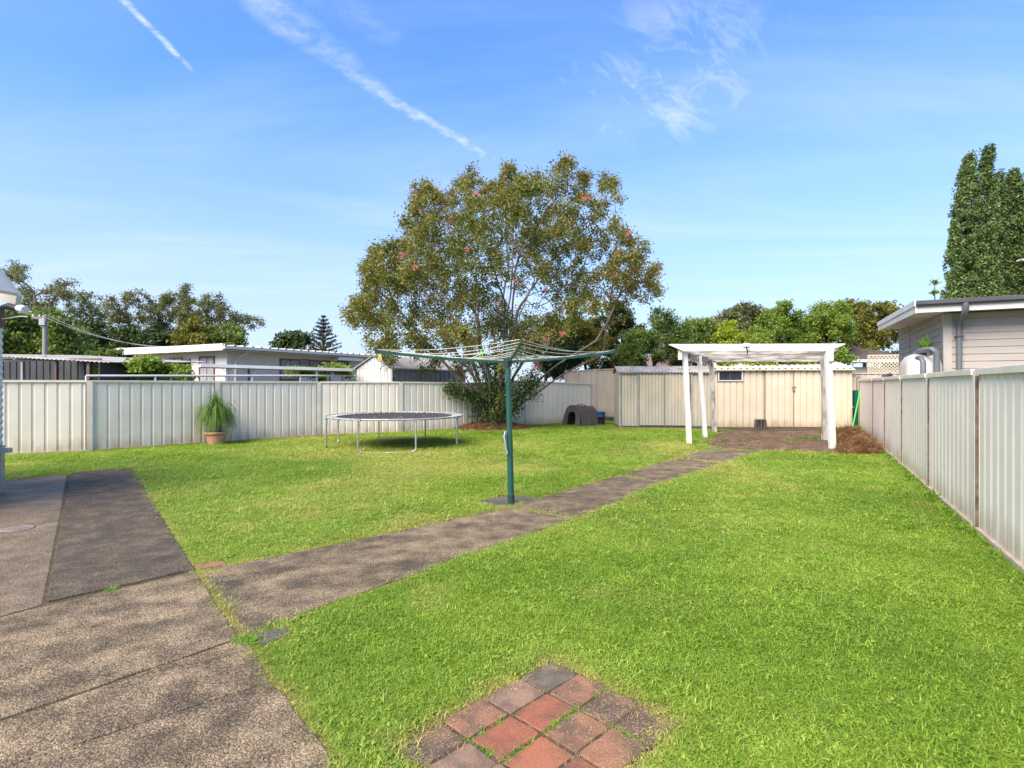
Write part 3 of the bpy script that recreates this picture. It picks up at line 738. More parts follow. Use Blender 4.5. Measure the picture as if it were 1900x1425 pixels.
mb = MB(); mb.tube([lc - u * .06 + UP * .0, lc + u * .08 + UP * .01], .012); mb.tube([lc + UP * .06, lc - UP * .09], .01); mb.box(lc.x - .03, lc.x + .03, lc.y - .02, lc.y + .02, lc.z - .12, lc.z - .06)
mb.build('latch', M['dark_trim'], r)
w = MB(); fw = .035
for (x0, x1, z0, z1) in ((wx0, wx1, wz0, wz0 + fw), (wx0, wx1, wz1 - .02, wz1 + .015), (wx0, wx0 + fw, wz0 + fw, wz1 - .02), (wx1 - fw, wx1, wz0 + fw, wz1 - .02)):
    w.obox(a + u * x0 + n * -.01 + UP * z0, u * (x1 - x0), n * .045, UP * (z1 - z0))
w = w.build('window_frame', M['white_paint'], r)
MB().obox(a + u * (wx0 + fw) - n * .01 + UP * (wz0 + fw), u * (wx1 - wx0 - 2 * fw), n * .012, UP * (wz1 - wz0 - fw - .02)).build('pane', M['glass'], w)
MB().obox(a + u * ((wx0 + wx1) / 2 - .012) + n * .004 + UP * (wz0 + fw), u * .018, n * .012, UP * (wz1 - wz0 - fw - .02)).build('mullion', M['dark_frame'], w)
MB().obox(a - n * 1.62, u * LL, n * .02, UP * H_).build('back_wall', M['shed_new'], r)
for x in (-.02, LL): MB().obox(a + u * x - n * 1.6, u * .02, n * 1.6, UP * H_).build('side_wall', M['shed_new'], r)
for x in (0, LL - .02): MB().extrude([a + u * x + UP * H_, a + u * x - n * 1.6 + UP * H_, a + u * x - n * .8 + UP * 2.09], u * .02).build('gable', M['shed_new'], r)
MB().bar(a - u * .05 + n * .10 + UP * (H_ + .0), a + u * (LL + .05) + n * .10 + UP * (H_ + .0), .05, .04).build('eave_gutter', M['roof_new'], r)
ribroof(r, a, u, n, LL, H_ + .03, 2.12, .82, M['roof_new'], pitch=.2, rib=.06, dep=.028, side=.05)

# ------------------------------------------------------------------ pergola
pg = empty('pergola', (5.5, 13.5, 0), 'white timber pergola with leaning posts standing over the brick patio', 'pergola')
def post(foot, top, w=.10, mat=M['white_paint'], old=True):
    o = MB().bar(foot, top, w, w, Vector((0, 1, 0))).build('post', mat, pg, bevel=.006)
    return o
posts = [(G(1279, 825), P(1270, 640, 12.75), .105, M['white_paint']), (Vector((5.0, 14.35, 0)), P(1297, 655, 14.5), .10, M['white_paint']), (Vector((5.86, 16.05, 0)), P(1319, 664, 16.1), .11, M['peeling_post']),
         (Vector((6.92, 11.98, 0)), P(1535, 640, 12.05), .115, M['white_paint']), (Vector((7.72, 13.7, 0)), P(1529, 652, 13.7), .11, M['peeling_post']), (Vector((8.75, 15.5, 0)), P(1527, 660, 15.4), .11, M['peeling_post'])]
for f_, t_, w_, m_ in posts:
    f_ = Vector((f_[0], f_[1], -.05)); ob = post(f_, t_, w_, m_)
# bearers along the sides, cross beams with tapered ends
def side_beam(p, q, mat, w=.045, h=.17): return MB().bar(p, q, w, h).build('side_beam', mat, pg, bevel=.004)
side_beam(P(1266, 655, 12.9), P(1323, 671, 16.3), M['peeling']); side_beam(P(1540, 655, 12.1), P(1524, 668, 15.7), M['peeling'])
def cross_beam(p, q, h, w, taper, mat, name='cross_beam'):
    p = Vector(p); q = Vector(q); u_ = (q - p).normalized(); nn = Vector((-u_.y, u_.x, 0)).normalized(); uz = UP
    pl = [p, q, q + u_ * 0 - uz * .02, q - u_ * taper - uz * h, p + u_ * taper - uz * h, p - uz * .02]
    return MB().extrude([v - nn * w / 2 for v in pl], nn * w).build(name, mat, pg, bevel=.003)
fb0, fb1 = P(1241, 638.5, 12.65), P(1568, 637.5, 11.95)
cross_beam(fb0, fb1, .165, .045, .33, M['white_paint'])
for k, (ya, Za, Zb, xa, xb) in enumerate(((649, 13.25, 12.65, 1266, 1556), (652.5, 13.95, 13.35, 1282, 1550), (656.5, 14.7, 14.1, 1298, 1545), (660.5, 15.5, 14.9, 1306, 1541), (664, 16.2, 15.6, 1312, 1538))):
    cross_beam(P(xa, ya, Za), P(xb, ya - 1, Zb), .12, .045, .28, M['peeling'])
for k in range(9):     # short battens hung off the left bearer
    t = (k + .8) / 9.6; p = P(1266, 654, 12.9).lerp(P(1323, 670, 16.3), t)
    MB().obox(p + Vector((.03, 0, -.16)), Vector((.02, .0, 0)), Vector((0, .16, 0)), Vector((0, 0, .19))).build('batten', M['peeling'] if k % 2 else M['old_timber'], pg)
for (x, y, Z) in ((1262, 650, 12.72), (1541, 652, 12.0)):     # packing blocks and brackets at the posts
    p = P(x, y, Z); MB().obox(p + Vector((-.06, -.07, -.22)), (.09, 0, 0), (0, .045, 0), (0, 0, .26)).build('bracket', M['white_paint'], pg, bevel=.004)
fl = empty('floodlight', tuple(P(1384, 643, 12.2)), 'small square floodlight clipped to the pergola front beam', 'light')
c = P(1384, 643, 12.18)
MB().obox(c + Vector((-.07, -.07, -.01)), (.14, 0, 0), (0, .06, -.02), (0, .02, .09)).build('lamp_head', M['alum'], fl, bevel=.008)
MB().obox(c + Vector((-.055, -.078, 0)), (.11, 0, 0), (0, .006, -.002), (0, .015, .07)).build('lens', M['lens'], fl)
MB().tube([c + Vector((0, -.02, -.02)), c + Vector((.03, -.01, -.09)), c + Vector((.03, .0, -.17))], .013, 6).build('bracket', M['black'], fl)

# ------------------------------------------------------------------ rotary clothes hoist
ho = empty('clothes_hoist', (-.013, 6.47, 0), 'dark green rotary clothes hoist standing in the lawn beside the path', 'clothes line')
F0 = Vector((-.010, 6.47, 0)); T0 = Vector((-.055, 6.47, 1.915)); ax = lambda z: F0.lerp(T0, z / 1.915)
MB().tube([ax(0.03), ax(.80)], .036, 16).build('lower_pole', M['hoist'], ho)
MB().tube([ax(.80), ax(1.64)], .030, 16).build('upper_pole', M['hoist'], ho)
MB().tube([ax(0), ax(.10)], .041, 16).build('foot_sleeve', M['hoist_dark'], ho)
MB().tube([ax(1.60), ax(1.69)], [.045, .05], 12).build('hub', M['hoist_dark'], ho)
MB().tube([ax(1.69), ax(1.90)], .024, 12).build('mast', M['hoist'], ho)
MB().tube([ax(1.89), ax(1.925)], [.048, .044], 12).build('mast_cap', M['hoist_dark'], ho)
hb = MB().tube([ax(.72) + Vector((-.06, -.03, 0)), ax(.84) + Vector((-.062, -.03, 0))], .018, 8).build('gear_box', M['hoist_dark'], ho)
MB().tube([ax(.85) + Vector((-.045, -.05, 0)), ax(.80) + Vector((-.062, -.06, 0)), ax(.68) + Vector((-.05, -.065, 0)), ax(.60) + Vector((-.03, -.07, 0))], .013, 8).build('crank_handle', M['galv'], ho)
tips = [Vector((-1.50, 6.12, 1.758)), Vector((.085, 4.98, 1.782)), Vector((1.285, 6.86, 1.80)), Vector((.36, 7.95, 1.79))]
hubp = ax(1.655)
ARM = []
for k, t in enumerate(tips):
    pts = []
    for s_ in range(9):
        q = s_ / 8; p = hubp.lerp(t, q); p.z += -.018 * math.sin(math.pi * q)   # arms droop a little
        pts.append(p)
    ARM.append(pts)
    mb = MB()
    for i in range(8): mb.bar(pts[i], pts[i + 1] + (pts[i + 1] - pts[i]) * .01, .018, .028)
    am = mb.build('arm', M['hoist'] if k != 1 else M['hoist_dark'], ho)
    MB().bar(t - (t - hubp).normalized() * .03, t + (t - hubp).normalized() * .012, .03, .042).build('end_cap', M['hoist_dark'], am)
    MB().tube([ax(1.895), hubp.lerp(t, .30) + UP * .0], .0065, 6).build('stay', M['hoist'] if k != 0 else M['galv'], am)
def armpt(k, q):
    i = min(int(q * 8), 7); return ARM[k][i].lerp(ARM[k][i + 1], q * 8 - i) + UP * .024
for j, q in enumerate((.30, .42, .54, .66, .78, .89, .985)):
    mb = MB()
    for k in range(4):
        A = armpt(k, q); B = armpt((k + 1) % 4, q); sag = (A - B).length * random.uniform(.012, .035) + .008
        pts = [A.lerp(B, t / 8) - UP * sag * 4 * (t / 8) * (1 - t / 8) for t in range(9)]
        mb.tube(pts, .0030, 5, cap=False)
    mb.build('line_loop', M['line'], ho)
pegp = armpt(0, .985).lerp(armpt(1, .985), .02) + Vector((0.02, -.01, -.02))
for (px, py, mat_, lb) in ((705, 662, M['yellow'], 'yellow wooden peg clipped near the left tip of the clothes line'), (893, 655, M['lime'], 'small green peg on the inner clothes lines'),):
    Zp = 6.1 if px < 800 else 6.3
    p = P(px, py, Zp); pe = empty('clothes_peg', tuple(p), lb, 'peg', 'pegs on the clothes line')
    for s_ in (-1, 1):
        MB().bar(p + Vector((s_ * .004, 0, .03)), p + Vector((s_ * .016, 0, -.045)), .012, .010, Vector((0, 1, 0))).build('jaw', mat_, pe)

# ------------------------------------------------------------------ trampoline
TC = Vector((-2.65, 12.62, 0)); TR = 1.51; TH = .68
tr = empty('trampoline', tuple(TC), 'round black trampoline with galvanised legs on the lawn by the fence', 'trampoline')
def ring(rad, z, n=64): return [TC + Vector((rad * math.cos(2 * math.pi * k / n), rad * math.sin(2 * math.pi * k / n), z)) for k in range(n + 1)]
MB().tube(ring(TR, TH), .021, 8, cap=False).build('rim', M['galv_white'], tr)
mt = MB(); nn_ = 48; vs = [TC + Vector((0, 0, TH - .035))]
for rr_, zz in ((.45, -.034), (.9, -.028), (1.28, -.012), (1.295, -.004)):
    vs += [TC + Vector((rr_ * math.cos(2 * math.pi * k / nn_), rr_ * math.sin(2 * math.pi * k / nn_), TH + zz)) for k in range(nn_)]
fs = [(0, 1 + k, 1 + (k + 1) % nn_) for k in range(nn_)]
for rg in range(3):
    for k in range(nn_): fs.append((1 + rg * nn_ + k, 1 + (rg + 1) * nn_ + k, 1 + (rg + 1) * nn_ + (k + 1) % nn_, 1 + rg * nn_ + (k + 1) % nn_))
nv = len(vs); vs += [v - UP * .008 for v in vs]; fs += [tuple(i + nv for i in f)[::-1] for f in fs]
mt.raw(vs, fs, True).build('jumping_mat', M['mat'], tr)
sp_me = None
for k in range(60):
    t = 2 * math.pi * k / 60; d_ = Vector((math.cos(t), math.sin(t), 0))
    if sp_me is None:
        ob = MB().tube([Vector((1.285, 0, TH - .004)), Vector((1.50, 0, TH + .004))], .009, 5).build('spring', M['galv_white'], tr, local=True); sp_me = ob.data
    else:
        ob = bpy.data.objects.new('spring', sp_me); COL.objects.link(ob); ob.parent = tr
    ob.rotation_euler = (0, 0, t)
for k in range(60):    # black tabs of the mat between the springs
    pass
tabs = MB()
for k in range(60):
    t = 2 * math.pi * (k + .5) / 60; d_ = Vector((math.cos(t), math.sin(t), 0)); s_ = Vector((-d_.y, d_.x, 0))
    tabs.obox(TC + d_ * 1.28 - s_ * .035 + UP * (TH - .006), d_ * .075, s_ * .07, UP * .006)
tabs = tabs.build('mat_tabs', M['mat'], tr); tabs['kind'] = 'stuff'
r0 = R(5)
angs = [r0 + R(-22.5 + 45 * k) for k in range(8)]          # measured from the side facing the house
leg_pts = [Vector((math.sin(t), -math.cos(t), 0)) * TR for t in angs]
for k, p in enumerate(leg_pts):
    q = leg_pts[k + 1 if k % 2 == 0 else k - 1]; dirn = (q - p).normalized(); c = TC + p
    pts = [c + UP * TH, c + UP * .10, c + UP * .05 + dirn * .012, c + UP * .03 + dirn * .05, c + UP * .022 + dirn * .10]
    lg = MB().tube(pts, .019, 8).build('leg', M['galv'], tr)
    MB().tube([c + UP * (TH - .03), c + UP * (TH - .15)], .025, 8).build('socket', M['galv_white'], lg)
    MB().obox(c - Vector((-p.y, p.x, 0)).normalized() * .07 - p.normalized() * .027 + UP * (TH - .03), Vector((-p.y, p.x, 0)).normalized() * .14, p.normalized() * .054, UP * .05).build('clamp', M['galv_white'], lg)
for k in (0, 2, 4, 6):
    p, q = TC + leg_pts[k], TC + leg_pts[k + 1]; d_ = (q - p).normalized()
    MB().tube([p + d_ * .1 + UP * .012, q - d_ * .1 + UP * .012], .015, 8).build('ground_bar', M['galv'], tr)
pts = []; 
for _ in range(90):
    a_ = rng.uniform(0, 6.28); r_ = 1.25 * math.sqrt(rng.random()); pts.append((TC.x + r_ * math.cos(a_), TC.y + r_ * math.sin(a_), TH - .022))
leafm = tuft_mesh('fallen_leaf', M['dryleaf'], 2, .01, .035, .025, .2, splay=1.4)
scatter('leaf_litter', pts, rng.uniform(.5, 1.2, 90), np.zeros(90), [leafm])
pts = []; 
while len(pts) < 500:
    x, y = rng.uniform(-4.5, 4.5), rng.uniform(5, 18)
    if inside(YARD, np.array([x]), np.array([y]))[0]: pts.append((x, y, .03))
scatter('leaf_litter', pts, rng.uniform(.4, 1.1, 500), np.zeros(500), [leafm])

# ------------------------------------------------------------------ pot plant
pc = G(401, 825); pc = Vector((pc.x, pc.y - .0, 0))
pp = empty('potted_plant', tuple(pc), 'strappy green ponytail plant in a terracotta pot against the fence', 'potted plant')
MB().lathe([(.165, 0), (.17, .01), (.205, .20), (.212, .235), (.235, .238), (.238, .30), (.222, .302), (.215, .27)], pc, 28).build('pot', M['terracotta'], pp)
MB().lathe([(.215, .265), (.0, .285)], pc, 20, cap=False).build('soil', M['soil'], pp)
MB().lathe([(.11, .27), (.12, .33), (.08, .42), (.05, .55), (.05, .78), (.0, .84)], pc, 14).build('stem', M['bark'], pp)
vs = []; fs = []; tint = []
def strap(base, az, el, L, w, droop, seg=7):
    p = Vector(base); d_ = Vector((math.cos(az) * math.cos(el), math.sin(az) * math.cos(el), math.sin(el))); sd = Vector((-math.sin(az), math.cos(az), 0))
    b = len(vs); tt = rng.random()
    for s_ in range(seg + 1):
        wf = w * (1 - (s_ / seg) ** 2 * .85) / 2
        vs.append(tuple(p - sd * wf)); vs.append(tuple(p + sd * wf)); tint.extend([tt, tt])
        p = p + d_ * (L / seg); d_ = (d_ + Vector((0, 0, -droop))).normalized()
    for s_ in range(seg): i = b + 2 * s_; fs.append((i, i + 1, i + 3, i + 2))
for _ in range(820):
    z = rng.uniform(.62, .84); az = rng.uniform(0, 6.283); el = R(rng.uniform(5, 85)); L = rng.uniform(.45, .78)
    strap(pc + Vector((0, 0, z)) + Vector((math.cos(az), math.sin(az), 0)) * .03, az, el, L, .014, rng.uniform(.36, .70))
for _ in range(60): strap(pc + Vector((0, 0, .78)), rng.uniform(0, 6.28), R(rng.uniform(70, 89)), rng.uniform(.32, .50), .013, .08)
M['strap'] = foliage('strap_leaves', [(.045, .11, .02), (.12, .23, .035), (.22, .34, .07)], 6, .25)
me = bpy.data.meshes.new('leaves'); o0 = origin(pp); me.from_pydata([(v[0] - o0.x, v[1] - o0.y, v[2] - o0.z) for v in vs], [], fs); me.materials.append(M['strap'])
at = me.attributes.new('tint', 'FLOAT', 'POINT'); at.data.foreach_set('value', tint)
o = bpy.data.objects.new('leaves', me); COL.objects.link(o); o.parent = pp
MB().box(pc.x - .38, pc.x - .02, pc.y + .12, pc.y + .4, 0, .035).build('stone_slab', M['con_pad'], None)
tag(bpy.data.objects['stone_slab'], 'thin grey stone slab on the grass half under the terracotta pot', 'stone slab')

# ------------------------------------------------------------------ kennel and tub
kc = P(1076, 712.5, 18.6); kc = Vector((kc.x, kc.y, 0)); ka = R(38)
ke = empty('dog_kennel', tuple(kc), 'brown plastic dog kennel with its dark doorway open, against the fence', 'kennel')
ux = Vector((math.cos(ka), math.sin(ka), 0)); fx = Vector((math.sin(ka), -math.cos(ka), 0))   # ux: along the front (to the right); fx: out of the doorway
ux = Vector((.62, -.78, 0)).normalized() ; fx = Vector((-.78, -.62, 0)).normalized()
def kp(x, y, z): return kc + ux * x + fx * y + UP * z      # x across the front, y towards the doorway
prof = [(-.42, 0), (-.36, .34), (-.28, .58), (-.14, .70), (.14, .70), (.28, .58), (.36, .34), (.42, 0)]
def kshell(y0, y1, sc0, sc1, mb, th=.03):
    n_ = len(prof); o_ = [kp(x * sc0, y0, z * sc0) for x, z in prof] + [kp(x * sc1, y1, z * sc1) for x, z in prof]
    i_ = [kp(x * sc0 * (1 - th * 2.4), y0, z * sc0 * (1 - th)) for x, z in prof] + [kp(x * sc1 * (1 - th * 2.4), y1, z * sc1 * (1 - th)) for x, z in prof]
    vs_ = o_ + i_; fs_ = []
    for k in range(n_ - 1):
        fs_.append((k, k + n_, k + n_ + 1, k + 1)); fs_.append((k + 1 + 2 * n_, k + n_ + 1 + 2 * n_, k + n_ + 2 * n_, k + 2 * n_))
        fs_.append((k, k + 1, k + 1 + 2 * n_, k + 2 * n_)); fs_.append((k + n_ + 1, k + n_, k + n_ + 2 * n_, k + n_ + 1 + 2 * n_))
    mb.raw(vs_, fs_)
mb = MB(); kshell(-.50, .30, .93, 1.0, mb)
kshell(-.10, -.04, 1.03, 1.03, mb)
mb.build('shell', M['kennel'], ke, bevel=.012)
mb = MB(); mb.raw([kp(x * .93, -.5, z * .93) for x, z in prof], [tuple(range(8))]); mb.build('back_wall', M['kennel'], ke)
# front with arched doorway, sloping outward at the foot
op = [(-.20, 0), (-.18, .36), (-.11, .47), (.11, .47), (.18, .36), (.20, 0)]
def fy(z): return .34 + .10 * (1 - z / .7)
vs_ = [kp(x, fy(z), z) for x, z in prof] + [kp(x, fy(z), z) for x, z in op]; vs2 = [v - fx * .05 for v in vs_]
fs_ = [(0, 8, 9, 1), (1, 9, 10, 2), (2, 10, 3), (3, 10, 11, 4), (4, 11, 5), (5, 11, 12, 6), (6, 12, 13, 7)]
mb = MB(); mb.raw(vs_ + vs2, fs_ + [tuple(i + 14 for i in f)[::-1] for f in fs_] + [(8 + i, 8 + i + 14, 9 + i + 14, 9 + i) for i in range(5)] + [(i, i + 1, i + 15, i + 14) for i in range(7)])
mb.build('front', M['kennel'], ke)
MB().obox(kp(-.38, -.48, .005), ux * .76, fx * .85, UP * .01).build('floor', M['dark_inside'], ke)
tb = P(1111, 712.5, 18.9); tb = Vector((tb.x, tb.y, 0))
tu = empty('plastic_tub', tuple(tb), 'round blue and maroon plastic tub beside the dog kennel', 'tub')
MB().lathe([(.17, 0), (.19, .02), (.215, .30), (.222, .30), (.200, .27)], tb, 24).build('body', M['maroon'], tu)
MB().lathe([(.216, .30), (.225, .44), (.235, .445), (.232, .46), (.212, .455), (.20, .30)], tb, 24, cap=False).build('band', M['blue'], tu)
# things at the foot of the sheds
p = G(1230, 789.5); br = empty('concrete_block', (p.x, p.y, 0), 'small brown block lying at the foot of the weathered shed doors', 'block')
mb = MB(); mb.box(p.x - .14, p.x + .14, p.y - .09, p.y + .09, .012, .13); mb.build('block_body', M['earth'], br, bevel=.01)
MB().box(p.x - .1, p.x + .1, p.y - .05, p.y + .05, .125, .134).build('hollow_shade', M['dark_inside'], br)  # near-black plate on the solid top, painting the shade of a recess
p = Vector((7.68, 17.15, .006)); lg = empty('log_stump', tuple(p), 'cracked grey log stump standing in front of the peach shed', 'stump')
vs_ = []; n_ = 28; mb = MB()
rr_ = [.175 + .018 * math.sin(k * 2.9) + random.uniform(-.012, .012) for k in range(n_)]
for z, s_ in ((0, 1.06), (.1, 1.0), (.27, .95), (.30, .90)): vs_ += [(p.x + rr_[k] * s_ * math.cos(6.2832 * k / n_), p.y + rr_[k] * s_ * math.sin(6.2832 * k / n_), z + .006 + (.008 * math.sin(k * 1.7) if z > .2 else 0)) for k in range(n_)]
fs_ = [(i * n_ + k, i * n_ + (k + 1) % n_, (i + 1) * n_ + (k + 1) % n_, (i + 1) * n_ + k) for i in range(3) for k in range(n_)]
mb.raw(vs_, fs_).build('bark', M['stump'], lg)
mb = MB(); mb.raw([v for v in vs_[3 * n_:]], [tuple(range(n_))]).build('cut_face', M['stump_top'], lg)

# tools and boards standing in the gap between shed and fence
def on(o, *a): return tag(o, *a)
Zg = 17.35
q0 = P(1566, 712, Zg)
on(MB().obox(Vector((P(1580, 712, 17.9).x, 17.9, 0)), (.12, 0, 0), (0, .03, 0), (0, .04, 1.2)).build('timber_board', M['brown_board']), 'dark brown board leaning upright beside the peach shed wall', 'board')
on(MB().obox(Vector((P(1586, 712, 17.85).x, 17.85, 0)), (.15, 0, 0), (0, .025, 0), (0, .04, 1.2)).build('teal_panel', M['teal']), 'teal green panel standing upright in the gap beside the fence', 'panel')
bh = empty('broom', (10.8, 17.3, 0), 'bright lime green broom handle leaning in the gap beside the peach shed', 'broom')
MB().tube([P(1582, 793, 17.0), P(1596, 725, 17.35)], .022, 8).build('handle', M['lime'], bh)
bb = P(1582, 795, 17.0)
MB().obox(Vector((bb.x - .17, bb.y - .04, .01)), (.34, 0, 0), (0, .08, 0), (0, 0, .07)).build('head', M['black'], bh, bevel=.015)
on(MB().tube([P(1581, 700, 18.3), P(1582, 698, 18.3), P(1589, 697.5, 18.3)], .012, 6).tube([P(1581, 700, 18.3), P(1581, 722, 18.3)], .012, 6).build('steel_hook', M['brown_board']), 'thin dark bent rod above the brown board in the gap', 'rod', 'bent rods in the gap')
on(MB().tube([P(1590, 724, 18.3), P(1590, 701, 18.3), P(1592, 700, 18.3), P(1597, 700, 18.3)], .012, 6).build('steel_hook', M['brown_board']), 'thin dark bent rod above the teal panel in the gap', 'rod', 'bent rods in the gap')
on(MB().tube([P(1579, 760, 17.5), P(1581, 757, 17.5), P(1584, 754, 17.5)], .012, 6).tube([P(1579, 760, 17.5), P(1579, 793, 17.5)], .010, 6).build('garden_stake', M['galv_white']), 'pale bent stake standing low beside the green handle', 'stake')

# ------------------------------------------------------------------ mulch: pile and tree bed
def mound(name, label, outline, hfun, mat, cat, n=46):
    xs = [p[0] for p in outline]; ys = [p[1] for p in outline]
    gx = np.linspace(min(xs) - .1, max(xs) + .1, n); gy = np.linspace(min(ys) - .1, max(ys) + .1, n); X, Y = np.meshgrid(gx, gy); X = X.ravel(); Y = Y.ravel()
    Z = hfun(X, Y); vs_ = list(zip(X, Y, Z)); fs_ = []
    for j in range(n - 1):
        for i in range(n - 1):
            a_ = j * n + i
            if max(Z[a_], Z[a_ + 1], Z[a_ + n], Z[a_ + n + 1]) > -.01: fs_.append((a_, a_ + 1, a_ + n + 1, a_ + n))
    return MB().raw(vs_, fs_, True)
def pile_h(X, Y):
    ins = inside(PILE, X, Y); d = edge_dist(PILE, X, Y); s_ = np.where(ins, d, -d)
    h = .29 * (1 - np.exp(-np.clip(s_, 0, 9) / .42)) + .05 * (vnoise(X, Y, 5, 2) - .5) + .04 * (vnoise(X, Y, 13, 4) - .5)
    rise = np.clip((Y - 11) / 2.2, 0, 1) * .10
    return np.where(ins, h + rise * (1 - np.exp(-np.clip(s_, 0, 9) / .3)), -.05)
mp = empty('mulch_pile', (7.6, 13, 0), 'heap of shredded brown bark between the right pergola post and the fence', 'mulch pile')
mound('heap', '', PILE, pile_h, M['mulch'], '').build('heap', M['mulch'], mp)
straw = [tuft_mesh('straw', M['straw'], 26, .08, .10, .006, .5, splay=1.35) for _ in range(4)]
X = rng.uniform(6, 9.3, 9000); Y = rng.uniform(10.9, 15.4, 9000); k = inside(PILE, X, Y); X, Y = X[k], Y[k]
o = scatter('shredded_bark', np.stack([X, Y, pile_h(X, Y)], 1), rng.uniform(.5, 1.3, len(X)), np.zeros(len(X)), straw, tilt=.6); o.parent = mp; o.location = (-7.6, -13, 0)
BED = [(MULCH_C[0] + 1.15 * math.cos(t) * (1 + .08 * math.sin(3 * t)), MULCH_C[1] + .72 * math.sin(t)) for t in np.linspace(0, 6.283, 25)[:-1]]
def bed_h(X, Y):
    m_ = 1 - np.hypot((X - MULCH_C[0]) / 1.15, (Y - MULCH_C[1]) / .72)
    return np.where(m_ > -.05, .20 * np.clip(m_ * 1.6, 0, 1) ** .7 + .05 * (vnoise(X, Y, 6, 8) - .4), -.05)
be = empty('mulch_bed', (MULCH_C[0], MULCH_C[1], 0), 'low round bed of brown mulch under the big crepe myrtle trunk', 'mulch bed')
mound('bed', '', BED, bed_h, M['mulch'], '').build('heap', M['mulch'], be)
X = rng.uniform(-1.9, .7, 2500); Y = rng.uniform(16.4, 18, 2500); k = np.hypot((X - MULCH_C[0]) / 1.15, (Y - MULCH_C[1]) / .72) < 1.02; X, Y = X[k], Y[k]
o = scatter('shredded_bark', np.stack([X, Y, bed_h(X, Y)], 1), rng.uniform(.4, 1.0, len(X)), np.zeros(len(X)), straw, tilt=.6); o.parent = be; o.location = (-MULCH_C[0], -MULCH_C[1], 0)

# weeds: in the paver joints, patio, fence foot, slab joints
weed = [tuft_mesh('weed', M['weed'], 14, .03, .07, .012, .7, splay=.6) for _ in range(3)]
dryt = [tuft_mesh('dry_tuft', M['dryleaf'], 18, .05, .04, .004, .7, splay=1.1) for _ in range(3)]
W = []; DW = []
def line_pts(a, b, n, jit, lst):
    for t in rng.random(n): lst.append((a[0] + (b[0] - a[0]) * t + rng.normal(0, jit), a[1] + (b[1] - a[1]) * t + rng.normal(0, jit), .004))
def jp(i, j): return tuple((O0 + U * SU * i + V * SV * j)[:2])
line_pts(jp(.95, 1.95), jp(1.95, 2.0), 34, .006, W); line_pts(jp(2, 1), jp(3, 1), 10, .006, W); line_pts(jp(3, 1), jp(2.9, 2), 12, .006, W)
line_pts(jp(0, 2.0), jp(1, 3.0), 3, .02, W); line_pts(jp(2, 2), jp(3, 2), 12, .006, W); line_pts(jp(0.1, 2), jp(1, 2), 10, .005, W); line_pts(jp(1, 3), jp(1, 4), 14, .006, W)
line_pts(jp(.1, 3), jp(2, 3), 14, .006, DW); line_pts(jp(1, 2), jp(1, 3.2), 16, .006, DW)
NW = len(W)
k_sc = list(rng.uniform(.15, .42, NW))
for _ in range(420):
    x, y = rng.uniform(4.5, 10), rng.uniform(11.2, 16.5)
    if inside(PATIO, np.array([x]), np.array([y]))[0] and vnoise(np.array([x]), np.array([y]), 1.3, 6)[0] > .5: W.append((x, y, .02)); k_sc.append(rng.uniform(.4, 1.2))
for _ in range(90): x, y = rng.normal(8.0, .35), rng.normal(13.9, .5); W.append((x, y, .02)); k_sc.append(rng.uniform(.6, 1.6))
for i in range(230):
    t = rng.random(); q = Vector((RP[0][0], RP[0][1], 0)).lerp(Vector((RP[-1][0], RP[-1][1], 0)), t); q -= E * rng.uniform(.03, .12); W.append((q.x, q.y, 0)); k_sc.append(rng.uniform(.6, 1.9) * (1 if rng.random() < .8 else 1.8))
for t in rng.random(60): q = Vector((10.55, 17.0, 0)) + Vector((rng.normal(0, .16), rng.normal(0, .12), 0)); W.append(tuple(q)); k_sc.append(rng.uniform(1.5, 3.8))
for (px, n_, j_) in ((G(456, 1192), 9, .03), (G(471, 1198), 6, .03), (G(200, 1097), 6, .03), (G(163, 842), 0, 0), (G(510, 1163), 8, .05)):
    for _ in range(n_): W.append((px.x + rng.normal(0, j_), px.y + rng.normal(0, j_), .006)); k_sc.append(rng.uniform(.35, .8))
for (cx0, cy0, n_) in ((1540, 908, 7), (1444, 959, 8), (700, 1290, 4), (330, 1000, 5), (480, 905, 6)):
    q_ = G(cx0, cy0)
    for _ in range(n_): DW.append((q_.x + rng.normal(0, .05), q_.y + rng.normal(0, .04), .02))
for _ in range(900):
    x, y = rng.uniform(-7, 6), rng.uniform(2, 13)
    if vnoise(np.array([x]), np.array([y]), 1.1, 31)[0] > .55 and inside(YARD, np.array([x]), np.array([y]))[0] and not any(inside(p_, np.array([x]), np.array([y]))[0] for p_ in HARD): W.append((x, y, .012)); k_sc.append(rng.uniform(.35, .7))
scatter('weeds', W, k_sc, np.zeros(len(W)), weed)
line_pts(G(369, 1063), G(455, 1187), 170, .011, DW); line_pts(G(470, 1205), G(620, 1424), 130, .02, DW); line_pts(G(470, 1180), G(553, 1147), 60, .02, DW)
line_pts(G(127, 880), G(84, 1120), 40, .006, DW); line_pts(G(949, 943), G(1065, 963), 40, .008, DW); line_pts(G(1145, 884), G(1233, 897), 40, .01, DW); line_pts(G(1259, 851), G(1346, 862), 40, .01, DW)
line_pts(jp(-.1, -.1), jp(4, -.1), 170, .035, DW); line_pts(jp(-.1, -.1), jp(-.1, 4), 170, .035, DW)
for i_ in range(1, 4): line_pts(jp(i_, 0), jp(i_, 4), 26, .004, DW); line_pts(jp(0, i_), jp(4, i_), 26, .004, DW)
scatter('dry_grass', DW, rng.uniform(.2, .8, len(DW)), np.zeros(len(DW)), dryt)
# joint lines pressed with green at the slab meeting

